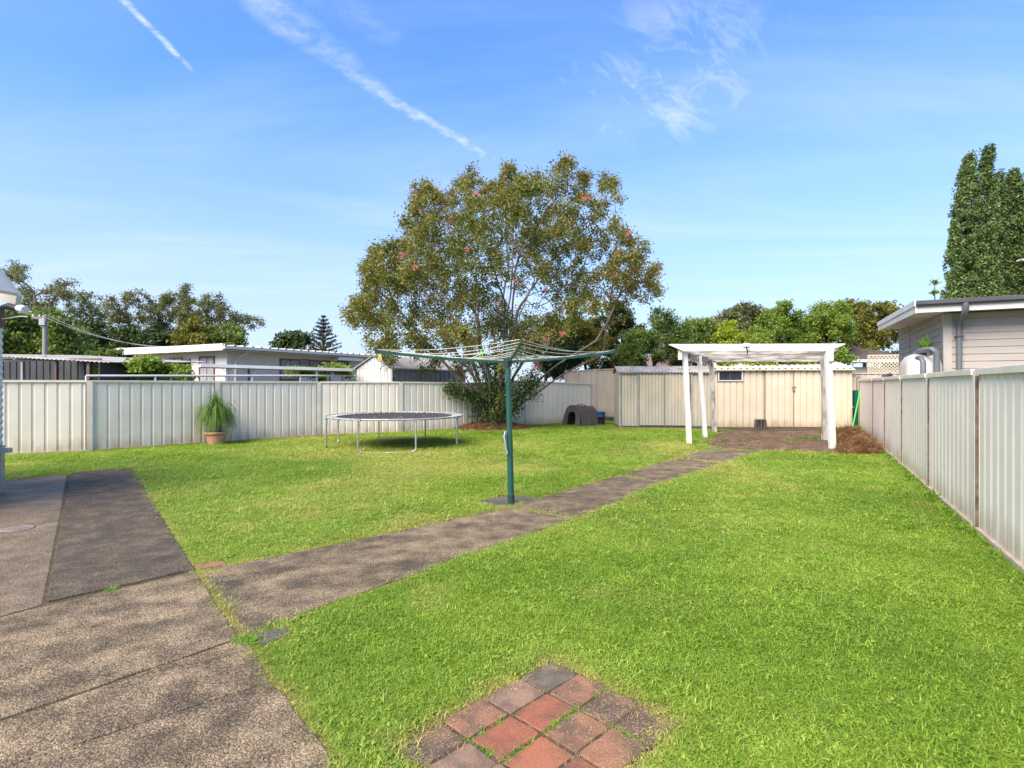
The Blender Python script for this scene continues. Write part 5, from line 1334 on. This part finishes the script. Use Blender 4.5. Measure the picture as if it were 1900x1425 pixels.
def lobe_points(lobes, Z, n, depth=.9, shell=.0):
    """random points in a set of balls given by the place they take in the view at distance Z: real 3-D balls of radius r"""
    w = np.array([l[2] ** 2 * (l[3] if len(l) > 3 else 1) for l in lobes], float); w /= w.sum(); k = rng.choice(len(lobes), n, p=w); out = np.zeros((n, 3))
    xs = np.array([l[0] for l in lobes]); W_ = (max(l[0] + l[2] for l in lobes) - min(l[0] - l[2] for l in lobes)) / F * Z / 2; xm = (max(l[0] + l[2] for l in lobes) + min(l[0] - l[2] for l in lobes)) / 2
    dz = {}
    for i, l in enumerate(lobes):
        f_ = min(1, abs(l[0] - xm) / F * Z / max(W_, .01)); dz[i] = rng.uniform(-1, 1) * W_ * depth * math.sqrt(max(0, 1 - f_ * f_)) * .75 if len(l) < 5 else l[4]
    d = rng.normal(0, 1, (n, 3)); d /= np.linalg.norm(d, axis=1)[:, None]; rad = rng.random(n) ** (1 / 3) if not shell else (shell + (1 - shell) * rng.random(n))
    for i, l in enumerate(lobes):
        m_ = k == i; Zl = Z + dz[i]; c_ = np.array(P(l[0], l[1], Zl)); r_ = l[2] / F * Zl
        out[m_] = c_ + d[m_] * rad[m_][:, None] * r_
    return out
def sprigs(lobes):
    out = list(lobes)
    for l in lobes:
        for _ in range(2):
            a_ = rng.uniform(-.3, math.pi + .3); out.append((l[0] + math.cos(a_) * l[2] * 1.05, l[1] - math.sin(a_) * l[2] * 1.05, l[2] * rng.uniform(.22, .42), 2.2))
    return out
def tree(name, label, cat, base, Z, lobes, n_attr, n_leaf, leaf, leafmat, bark, spread=.3, step=.5, kill=.6, r_tip=.02, group=None, aspect=.5, flat=0, trunk_h=.35, starts=None, depth=.9, rmax=None, droop=0, shell=0, twig=None, gap=0):
    root = empty(name, tuple(base), label, cat, group)
    at = lobe_points(sprigs(lobes) if cat == 'tree' else lobes, Z, n_attr, depth, shell)
    at = at[at[:, 2] > .3]
    b = Vector(base)
    if starts is None:
        top = Vector((at[:, 0].mean() * .3 + b.x * .7, at[:, 1].mean() * .3 + b.y * .7, at[:, 2].min() * (1 - trunk_h) + at[:, 2].mean() * trunk_h))
        n_ = max(3, int((top - b).length / step)); starts = [[b.lerp(top, t / n_) + Vector((rng.normal(0, .04), rng.normal(0, .04), 0)) * (t > 0) for t in range(n_ + 1)]]
    N, par = grow(at, starts, step, kill)
    mb, r, kids = limbs(N, par, r_tip, rmax=rmax)
    tr_ = mb.build('trunk', bark, root)
    # leaves gather round the outer twigs
    ends = N[(r < r_tip * 2.4)]
    if len(ends) < 5: ends = N
    pick = ends[rng.integers(0, len(ends), n_leaf)]
    clump = (rng.random(len(ends)))
    sig = spread * rng.uniform(.35, 1.15, n_leaf)
    pts = pick + np.clip(rng.normal(0, 1, (n_leaf, 3)), -1.4, 1.4) * sig[:, None] * np.array([1, 1, .75])
    pts = pts[pts[:, 2] > .08]
    if callable(leafmat):
        pass
    leaf_cards(pts, leaf, leafmat, 'foliage', root, aspect, flat, droop)
    return root, N, r, at
FM = {}
FM['myrtle'] = foliage('crepe_myrtle_leaves', [(.050, .078, .016), (.14, .165, .034), (.26, .235, .06), (.36, .20, .085)], .55, .28)
FM['mid'] = foliage('mid_green_leaves', [(.055, .09, .022), (.155, .22, .05), (.27, .34, .09)], .5, .3)
FM['bright'] = foliage('bright_green_leaves', [(.075, .13, .02), (.20, .29, .042), (.35, .43, .08)], .6, .35)
FM['yellow'] = foliage('yellow_green_leaves', [(.12, .18, .02), (.30, .38, .035), (.48, .52, .06)], .6, .35)
FM['gum'] = foliage('dull_gum_leaves', [(.08, .09, .045), (.18, .19, .09), (.30, .30, .14)], .3, .3)
FM['dark'] = foliage('dark_leaves', [(.02, .038, .014), (.055, .088, .026), (.11, .15, .045)], .5, .15)
FM['olive'] = foliage('feathery_olive_leaves', [(.07, .085, .018), (.20, .20, .04), (.34, .30, .07)], .6, .3)
FM['magnolia'] = foliage('bronze_backed_leaves', [(.025, .05, .012), (.08, .12, .03), (.22, .12, .06)], .9, .2, .4)
FM['cypress'] = foliage('cypress_sprays', [(.04, .07, .026), (.13, .195, .06), (.26, .33, .11)], 1.2, .15)
FM['grape'] = foliage('vine_leaves', [(.07, .13, .018), (.21, .31, .04), (.42, .47, .08)], 1.2, .35)
FM['pine'] = foliage('pine_needles', [(.03, .045, .028), (.08, .10, .055)], .5, .1)
FM['flower'] = foliage('pink_blossom', [(.65, .12, .20), (.85, .25, .34), (.88, .42, .38)], 3, .3)

# the crepe myrtle, many stems rising from one mound
MY = Vector((-.55, 17.25, 0))
ML = [(700, 560, 48), (672, 590, 26), (720, 600, 32), (745, 500, 52), (712, 492, 34), (700, 640, 20), (750, 620, 44, .7), (800, 560, 62), (800, 470, 55), (790, 425, 36), (800, 385, 30), (775, 350, 16), (845, 390, 38), (866, 335, 20),
      (868, 312, 10), (900, 420, 55), (880, 500, 70), (935, 360, 40), (950, 320, 14), (985, 335, 24), (1000, 380, 42), (1020, 440, 55, .8), (1045, 330, 20), (1050, 306, 10), (1075, 360, 26), (960, 470, 62), (1080, 430, 38, .6),
      (1130, 350, 16, .7), (1128, 328, 8, .7), (1145, 365, 10, .6), (1110, 395, 18, .5), (1130, 460, 42, .7), (1175, 470, 34, .8), (1190, 510, 28, .9), (1120, 520, 44, .6), (1160, 540, 34, .8), (1205, 545, 18), (1060, 520, 52, .6), (1010, 560, 52, .7),
      (930, 600, 56, .7), (860, 600, 58, .7), (1075, 575, 30, .4), (800, 650, 44, .7), (730, 665, 20), (870, 660, 40, .6), (985, 620, 40, .6), (690, 520, 20), (655, 575, 14), (1030, 610, 30, .6)]
at = lobe_points(sprigs(ML), 17.3, 2800, .95)
ctr_ = np.array([-.4, 17.3, 4.3])
at = at[(at[:, 2] > 1.5)]
st = []
for k in range(24):
    az = k * 2.399 + .3; rr_ = .10 + .22 * rng.random(); out_ = [2.9, 1.2, 2.1, .5, 1.7][k % 5] * rng.uniform(.85, 1.15); hz_ = 3.9 - out_ * .45 + rng.uniform(-.3, .4)
    b = MY + Vector((math.cos(az) * rr_, math.sin(az) * rr_ * .7, .05)); wob = rng.uniform(0, 6.28, 2)
    st.append([b + Vector((math.cos(az) * out_ * (t / 14) ** 1.35 + .05 * math.sin(t * .8 + wob[0]), math.sin(az) * out_ * .8 * (t / 14) ** 1.35 + .05 * math.sin(t * .7 + wob[1]), hz_ * (t / 14) ** .92)) for t in range(15)])
N, par = grow(at, st, .24, .27, 6, 170, up=.0)
print('myrtle nodes', len(N))
mb, r, kids = limbs(N, par, .0065, p=2.1, sides=6, rmax=.085)
my = empty('crepe_myrtle_tree', tuple(MY), 'big spreading multi-stemmed crepe myrtle with small pink flowers in front of the fence', 'tree')
mb.build('trunk', M['bark'], my)
tips_ = N[(r < .0125)]
nl = 300000
k = rng.integers(0, len(tips_), nl); dens = rng.random(len(tips_)) ** .8 * np.where(tips_[:, 0] > .9, .75, 1); k = k[rng.random(nl) < dens[k]]
att_ok = at[np.array([np.min(np.linalg.norm(tips_ - a_, axis=1)) < .55 for a_ in at])]
half = int(len(k) * .62); src_ = tips_[k]; wq = np.linalg.norm((att_ok - ctr_) / np.array([5, 4.5, 4]), axis=1) ** 1.6 + .05; wq *= 1 / (1 + 1.2 * (np.array([np.sum(np.linalg.norm(att_ok - a_, axis=1) < .55) for a_ in att_ok]) / 14.)); src_[:half] = att_ok[rng.choice(len(att_ok), half, p=wq / wq.sum())]
pts = src_ + np.clip(rng.normal(0, 1, (len(k), 3)), -1.5, 1.5) * rng.uniform(.04, .16, len(k))[:, None]
# fresh bronze and yellow growth sits on the outer tips
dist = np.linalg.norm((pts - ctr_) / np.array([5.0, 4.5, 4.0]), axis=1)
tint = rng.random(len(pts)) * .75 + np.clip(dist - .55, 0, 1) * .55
leaf_cards(pts, .074, FM['myrtle'], 'foliage', my, .62, tint=tint)
# low shoots round the trunk
sp = []
for _ in range(150):
    az = rng.uniform(0, 6.28); r_ = rng.uniform(.1, .95); z = rng.uniform(.25, 2.3); sp.append((MY.x + math.cos(az) * r_ * .85, MY.y - .1 + math.sin(az) * r_ * .8, z))
for _ in range(46): t = rng.random(); sp.append((MY.x - .35 - 1.05 * t + rng.normal(0, .06), MY.y - .5, .95 + .32 * t + rng.normal(0, .07)))
for _ in range(60): t = rng.random(); sp.append((MY.x + .5 + .9 * t, MY.y - .3, 1.0 + .5 * t + rng.normal(0, .25)))
sp = np.array(sp); q = sp[rng.integers(0, len(sp), 8500)] + rng.normal(0, .10, (8500, 3)); q = q[q[:, 2] > .12]
FM['shoot'] = foliage('deep_green_shoots', [(.02, .045, .010), (.055, .105, .02), (.12, .19, .035)], 1, .25)
leaf_cards(q, .07, FM['shoot'], 'low_shoots', my, .6)
N2, par2 = grow(sp[:260], [[MY + Vector((0, 0, .1)), MY + Vector((0, 0, .3))]], .16, .2, 3, 60, up=0)
mb2, _, _ = limbs(N2, par2, .006, sides=5, rmax=.04); mb2.build('low_branches', M['bark'], my)
fl_px = [(1150, 478), (1165, 498), (1135, 510), (1118, 520), (1180, 470), (1090, 373), (1083, 378), (1060, 415), (1058, 420), (990, 450), (1118, 562), (1128, 558), (740, 485), (835, 415), (865, 475), (755, 480), (878, 370), (963, 405), (1000, 460), (1145, 515), (1165, 445), (850, 600), (1040, 620), (975, 632), (1010, 545), (885, 690), (1100, 525), (1178, 510), (1020, 640), (945, 540), (720, 500), (770, 500), (1062, 575)]
fp = []; outer = tips_[np.linalg.norm((tips_ - ctr_) / np.array([5, 4.5, 4]), axis=1) > .35]
px_ = CX + outer[:, 0] / outer[:, 1] * F; py_ = CY - (outer[:, 2] - EYE) / outer[:, 1] * F
for (x, y) in fl_px:
    c_ = np.argsort((px_ - x) ** 2 + (py_ - y) ** 2 + (outer[:, 1] - 13) * 12)[:1]
    for j in c_: fp.append((outer[j] + np.array([0, -.08, .06]), rng.uniform(.5, 1.1)))
fp.append((np.array(P(995, 680, 16.5)), 1.5)); fp.append((np.array(P(993, 674, 16.5)), 1.1))
pts = np.concatenate([c_ + rng.normal(0, .055 * s_, (int(60 * s_), 3)) for c_, s_ in fp])
leaf_cards(pts, .045, FM['flower'], 'blossom', my, .8)

# neighbours' trees. lobes are (across, down, radius) as seen, turned into real balls of foliage at their distance
def base_at(x, Z): return (( x - CX) / F * Z, Z, 0)
tree('leafy_tree', 'dense broad leafy green tree behind the carport and power pole', 'tree', base_at(70, 31), 31, [(30, 630, 36), (75, 615, 32), (108, 628, 28), (132, 645, 22), (12, 620, 30), (55, 655, 34), (95, 655, 28), (150, 655, 12)], 420, 30000, .22, FM['mid'], M['bark_dark'], .34, .6, .7, .03, 'trees behind the carport')
GUMS = [(70, [(40, 515, 16), (22, 508, 12), (28, 535, 16), (75, 555, 22), (100, 545, 18), (125, 545, 16), (60, 575, 20), (90, 585, 18), (112, 597, 16), (50, 545, 12)], 'tallest loose gum tree at the left edge above the leafy tree', 43),
        (165, [(150, 572, 18), (175, 570, 20), (188, 585, 16), (160, 600, 20), (185, 615, 22), (145, 612, 18), (170, 630, 22), (140, 565, 12)], 'broad dark gum tree between power pole and forked gum', 46),
        (240, [(222, 568, 18), (248, 558, 16), (213, 590, 15), (245, 590, 16), (235, 612, 20), (262, 600, 14), (220, 625, 18), (250, 630, 18)], 'forked gum tree with open crown left of the white house roof end', 44),
        (288, [(278, 575, 14), (298, 588, 12), (282, 602, 14), (312, 560, 13), (318, 552, 10), (305, 610, 16), (290, 625, 16)], 'slim gum tree between the forked gum and the tall thin gum', 45),
        (345, [(345, 550, 11), (340, 562, 10), (352, 572, 14), (332, 585, 13), (350, 598, 15), (338, 612, 12), (362, 590, 10)], 'tall thin gum tree rising above the middle of the white roof', 44),
        (395, [(378, 572, 14), (400, 572, 16), (420, 580, 14), (436, 592, 12), (452, 600, 10), (466, 607, 6), (392, 598, 14), (414, 605, 12), (440, 622, 10), (380, 590, 12)], 'wide flat-topped gum tree reaching right over the white roof', 43)]
for x, lb, lab, Z in GUMS:
    tree('gum_tree', lab, 'tree', base_at(x, Z), Z, [(l[0], l[1], l[2] * 1.05) for l in lb], 330, 6200, .20, FM['gum'], M['bark_dark'], .30, .6, .6, .03, 'gum trees beyond the carport', aspect=.38, droop=.3)
tree('round_tree', 'dark dense tree behind the left end of the white roof', 'tree', base_at(215, 38), 38, [(195, 645, 26), (225, 642, 24), (245, 655, 20), (172, 660, 20), (205, 665, 22), (265, 640, 18), (290, 640, 18), (320, 635, 16)], 300, 16000, .26, FM['dark'], M['bark_dark'], .4, .8, .8, .04)
tree('round_tree', 'light green bushy tree over the middle of the white roof', 'tree', base_at(362, 36), 36, [(345, 632, 14), (365, 622, 16), (382, 632, 14), (355, 645, 16)], 120, 7000, .22, FM['olive'], M['bark_dark'], .35, .7, .7, .03)
tree('round_tree', 'round green tree just above the white roof corner', 'tree', base_at(413, 37), 37, [(405, 618, 14), (425, 625, 14), (412, 638, 18), (435, 640, 12), (395, 635, 12)], 130, 7000, .22, FM['mid'], M['bark_dark'], .35, .7, .7, .03)
tree('round_tree', 'small dark round tree beside the tiered pine', 'tree', base_at(541, 55), 55, [(541, 635, 17), (527, 642, 13), (557, 642, 14), (540, 650, 16), (565, 650, 8), (520, 652, 8)], 160, 8000, .36, FM['dark'], M['bark_dark'], .5, 1, 1, .05)
# norfolk pine
NZ = 60; nb_ = base_at(600, NZ); npn = empty('norfolk_pine', nb_, 'tiered norfolk pine standing above the white house roof', 'tree')
top = P(600, 585, NZ); MB().tube([Vector(nb_), Vector(nb_).lerp(top, .6), top], [.32, .17, .03], 8).build('trunk', M['bark_dark'], npn)
brm = MB(); pts = []
for lv_ in range(11):
    y = 589 + lv_ * 7.2; z = P(600, y, NZ).z; reach = (4 + lv_ * 3.6 if lv_ < 8 else 32) / F * NZ; n_ = 6
    
    for k in range(n_):
        az = 6.283 * k / n_ + lv_ * .7 + rng.normal(0, .1); rr_ = reach * rng.uniform(.8, 1.08); A = Vector((nb_[0], nb_[1], z)); B = A + Vector((math.cos(az) * rr_, math.sin(az) * rr_, rr_ * .33))
        brm.tube([A, A.lerp(B, .5) - UP * rr_ * .04, B], [.05, .03, .01], 4, cap=False)
        m_ = int(38 * rr_) + 8
        for t in rng.uniform(.22, 1.0, m_): p = A.lerp(B, t); pts.append((p.x + rng.normal(0, .07), p.y + rng.normal(0, .07), p.z + abs(rng.normal(0, .09)) - .03))
brm.build('branches', M['bark_dark'], npn); leaf_cards(np.array(pts), .26, FM['pine'], 'foliage', npn, .3)
# behind the crepe myrtle and along the back
BACK = [('dense_tree', 'dark green dense tree directly behind the crepe myrtle trunk', 1010, 24, [(1000, 640, 34), (1025, 665, 34), (1040, 620, 26), (975, 650, 26), (1052, 680, 26), (1058, 600, 18)], FM['dark'], 300, 16000, .13, .26),
        ('feathery_tree', 'feathery olive yellow tree left of the bronze leaved one', 1085, 24.5, [(1085, 612, 24), (1078, 640, 28), (1095, 660, 26), (1062, 625, 15), (1105, 630, 16), (1070, 670, 22)], FM['olive'], 300, 26000, .09, .25),
        ('magnolia_tree', 'bronze and green magnolia standing behind the tan fence', 1138, 25, [(1128, 602, 22), (1150, 588, 14), (1160, 605, 16), (1120, 632, 24), (1150, 632, 26), (1172, 622, 12), (1135, 660, 26), (1140, 582, 10)], FM['magnolia'], 280, 12000, .15, .24),
        ('shrubby_tree', 'green shrubby tree above the left end of the old shed', 1215, 24, [(1190, 640, 26), (1228, 622, 24), (1215, 655, 28), (1165, 668, 24), (1250, 645, 24), (1240, 602, 12), (1222, 598, 10), (1262, 618, 12), (1190, 668, 26)], FM['mid'], 420, 24000, .11, .26),
        ('shrubby_tree', 'green tree showing over the left end of the pergola beam', 1290, 25, [(1290, 622, 20), (1318, 632, 24), (1275, 652, 22), (1305, 665, 26), (1262, 668, 20), (1335, 620, 16)], FM['mid'], 330, 18000, .12, .26),
        ('tall_tree', 'olive brown topped tree above the pergola floodlight', 1375, 28, [(1350, 588, 14), (1375, 580, 13), (1398, 585, 14), (1418, 592, 10), (1340, 605, 12), (1378, 600, 18), (1360, 625, 22), (1400, 618, 20)], FM['gum'], 260, 12000, .15, .25),
        ('shrubby_tree', 'yellow green bush glowing behind the middle of the pergola', 1362, 23.5, [(1350, 628, 14), (1368, 640, 16), (1345, 645, 14), (1385, 648, 14)], FM['yellow'], 160, 10000, .11, .22),
        ('leafy_tree', 'upright feathery green tree over the right half of the pergola', 1440, 26, [(1432, 592, 14), (1452, 575, 9), (1425, 612, 18), (1455, 605, 16), (1440, 628, 24), (1415, 640, 22), (1470, 630, 18), (1478, 595, 9), (1460, 648, 20)], FM['bright'], 360, 22000, .12, .24),
        ('leafy_tree', 'broad light green tree above the pergola right corner', 1530, 27, [(1500, 605, 20), (1518, 580, 12), (1545, 588, 18), (1560, 608, 22), (1530, 620, 26), (1500, 640, 24), (1560, 640, 24), (1480, 622, 18)], FM['bright'], 380, 22000, .13, .26),
        ('tall_tree', 'loose olive green tree just left of the taupe house eave', 1600, 29, [(1575, 572, 11), (1592, 585, 16), (1618, 578, 14), (1642, 575, 12), (1660, 580, 10), (1600, 610, 24), (1632, 602, 16), (1580, 625, 20), (1620, 630, 20), (1650, 620, 14, .5), (1608, 648, 20)], FM['olive'], 330, 17000, .15, .27),
        ('shrub', 'thin leafy shrub peeking over the taupe house roof edge', 1735, 20, [(1725, 545, 8), (1738, 535, 7), (1745, 548, 10), (1730, 556, 10), (1752, 560, 12)], FM['bright'], 70, 1500, .10, .10)]
for nm, lab, bx, Z, lb, mt_, na, nlf, ls, sp_ in BACK:
    gname = {'shrubby_tree': 'shrubby trees behind the sheds', 'leafy_tree': 'leafy trees behind the sheds'}.get(nm)
    tree(nm, lab, 'shrub' if nm == 'shrub' else 'tree', base_at(bx, Z), Z, [(l[0], l[1], l[2] * rng.uniform(.85, 1.15)) for l in lb], int(na * 1.3), int(nlf * .9), ls, mt_, M['bark_dark'] if nm != 'tall_tree' else M['bark_pale'], sp_ * .85, .45, .42, .02, gname)
# low hedge far right
he = empty('hedge', base_at(1655, 27), 'low dark clipped hedge showing above the cream lattice', 'hedge')
q = np.stack([rng.uniform(base_at(1634, 27)[0], base_at(1700, 27)[0], 7000), rng.normal(27, .5, 7000), rng.uniform(.2, 3.0, 7000)], 1)
leaf_cards(q, .11, FM['dark'], 'foliage', he)
MB().box(base_at(1640, 27)[0], base_at(1695, 27)[0], 26.9, 27.1, 0, 2.4).build('stems', M['bark_dark'], he)
# vine over the roof of the peach shed
vi = empty('vine', (9, 19.6, 0), 'bright green vine spilling over the back edge of the peach shed roof', 'vine')
q = []
for _ in range(1000):
    x = rng.uniform(1335, 1535); low = 668 + 9 * math.sin((x - 1330) / 28.) + 6 * math.sin(x / 9.); low += 7; y = rng.uniform(656, max(low, 664))
    Zv = 18.38 + (low - y) * .035 + rng.normal(0, .05); q.append(P(x, y, Zv))
for _ in range(200): q.append(P(rng.normal(1552, 12), rng.normal(664, 9), rng.normal(19.5, .25)))
q = np.array(q); qq = q[rng.integers(0, len(q), 20000)] + rng.normal(0, .07, (20000, 3)); leaf_cards(qq, .085, FM['bright'], 'foliage', vi, .7)
N3, p3 = grow(q[::6], [[Vector((9, 19.9, 0)), Vector((9, 19.9, 1.2)), Vector((9, 19.8, 2.0))], [Vector((11.2, 19.8, 0)), Vector((11.2, 19.8, 1.4))]], .25, .3, 5, 60, up=0)
mb3, _, _ = limbs(N3, p3, .008, sides=5, rmax=.05); mb3.build('stem', M['bark_dark'], vi)
# vine bush over the left fence, and the shrubs by the white house
def bush(name, label, cat, lobes, Z, nlf, ls, mat, group=None, spread=.15):
    bx = np.mean([l[0] for l in lobes]); return tree(name, label, cat, base_at(bx, Z), Z, lobes, 160, nlf, ls, mat, M['bark_dark'], spread, .3, .35, .015, group, .75, trunk_h=.1)
bush('bush', 'yellow green vine bush showing above the long fence left of the potted plant', 'bush', [(200, 695, 14), (225, 688, 14), (250, 682, 14), (275, 685, 14), (300, 690, 14), (325, 694, 12), (345, 698, 9)], 15.6, 12000, .10, FM['grape'])
bush('bush', 'pale green bush behind the vine bush at the carport end', 'bush', [(172, 668, 16), (185, 660, 12), (200, 672, 14), (160, 680, 14), (225, 662, 10)], 20, 7000, .11, FM['mid'])
bush('bush', 'low flowering green bush under the canopy by the white shed', 'bush', [(545, 694, 9), (565, 692, 9), (585, 697, 9), (605, 695, 9), (625, 690, 10), (640, 696, 9)], 19.3, 6000, .08, FM['bright'])
bush('bush', 'small grey leaved bush in front of the red framed glass door', 'bush', [(352, 695, 7), (362, 698, 7)], 17.5, 1200, .08, FM['gum'])
bush('bush', 'big conifer-like bush hiding the rain side beyond the far fence', 'bush', [(1170, 690, 20), (1130, 695, 16)], 24.5, 5000, .12, FM['dark'])

# ------------------------------------------------------------------ cypresses
def cypress(label, x, ytop, Z, wpx, seed_tops):
    b = base_at(x, Z); root = empty('cypress', b, label, 'tree', 'cypresses behind the taupe house'); H = P(x, ytop, Z).z; Wm = wpx / F * Z
    pts = []; tt = []; mb = MB()
    for (dx, hf, wf) in seed_tops:        # a few closely packed spires
        ax_ = b[0] + dx * Wm; Hs = H * hf; Ws = Wm * wf
        mb.tube([Vector((b[0] + dx * Wm * .3, Z, 0)), Vector((ax_, Z, Hs * .5)), Vector((ax_, Z, Hs * .96))], [.10, .06, .02], 6)
        n_c = int(640 * wf)
        for _ in range(n_c):
            t = rng.random() ** .8; az = rng.uniform(0, 6.283); prof_ = Ws * (min(1, (1 - t) * 2.6) ** .55) * (.62 + .38 * (1 - t)) ; r_ = prof_ * rng.uniform(.74, 1.0); z = .3 + t * (Hs - .3)
            c_ = np.array([ax_ + math.cos(az) * r_, Z + rng.normal(0, .1) + math.sin(az) * r_, z]); k = 62; s_ = rng.uniform(.12, .26)
            q_ = rng.normal(0, 1, (k, 3)); q_ /= np.linalg.norm(q_, axis=1)[:, None]; q_ *= (rng.random(k) ** .4)[:, None]
            q_ = c_ + q_ * s_ * np.array([.9, .9, 1.5]) + np.array([0, 0, s_ * .4]); pts.append(q_); tt.append(np.clip(rng.random(k) * .6 + (q_[:, 2] - c_[2]) / s_ * .2 + .1, 0, 1))
    mb.build('trunk', M['bark_dark'], root)
    leaf_cards(np.concatenate(pts), .125, FM['cypress'], 'foliage', root, .5, tint=np.concatenate(tt))
cypress('tall twin-topped cypress, leftmost behind the taupe house', 1806, 280, 25, 46, [(-.22, .965, .80), (.55, 1.0, .55), (-.72, .72, .36), (.1, .7, .9), (-.9, .5, .25)])
cypress('slightly shorter cypress right of the twin-topped one', 1874, 325, 26.5, 44, [(-.5, .99, .5), (0, .7, 1.0), (.15, 1.0, .8), (.75, .86, .6)])
cypress('partly cut off cypress at the right edge of the view', 1925, 345, 25.5, 34, [(0, 1.0, 1.0)])
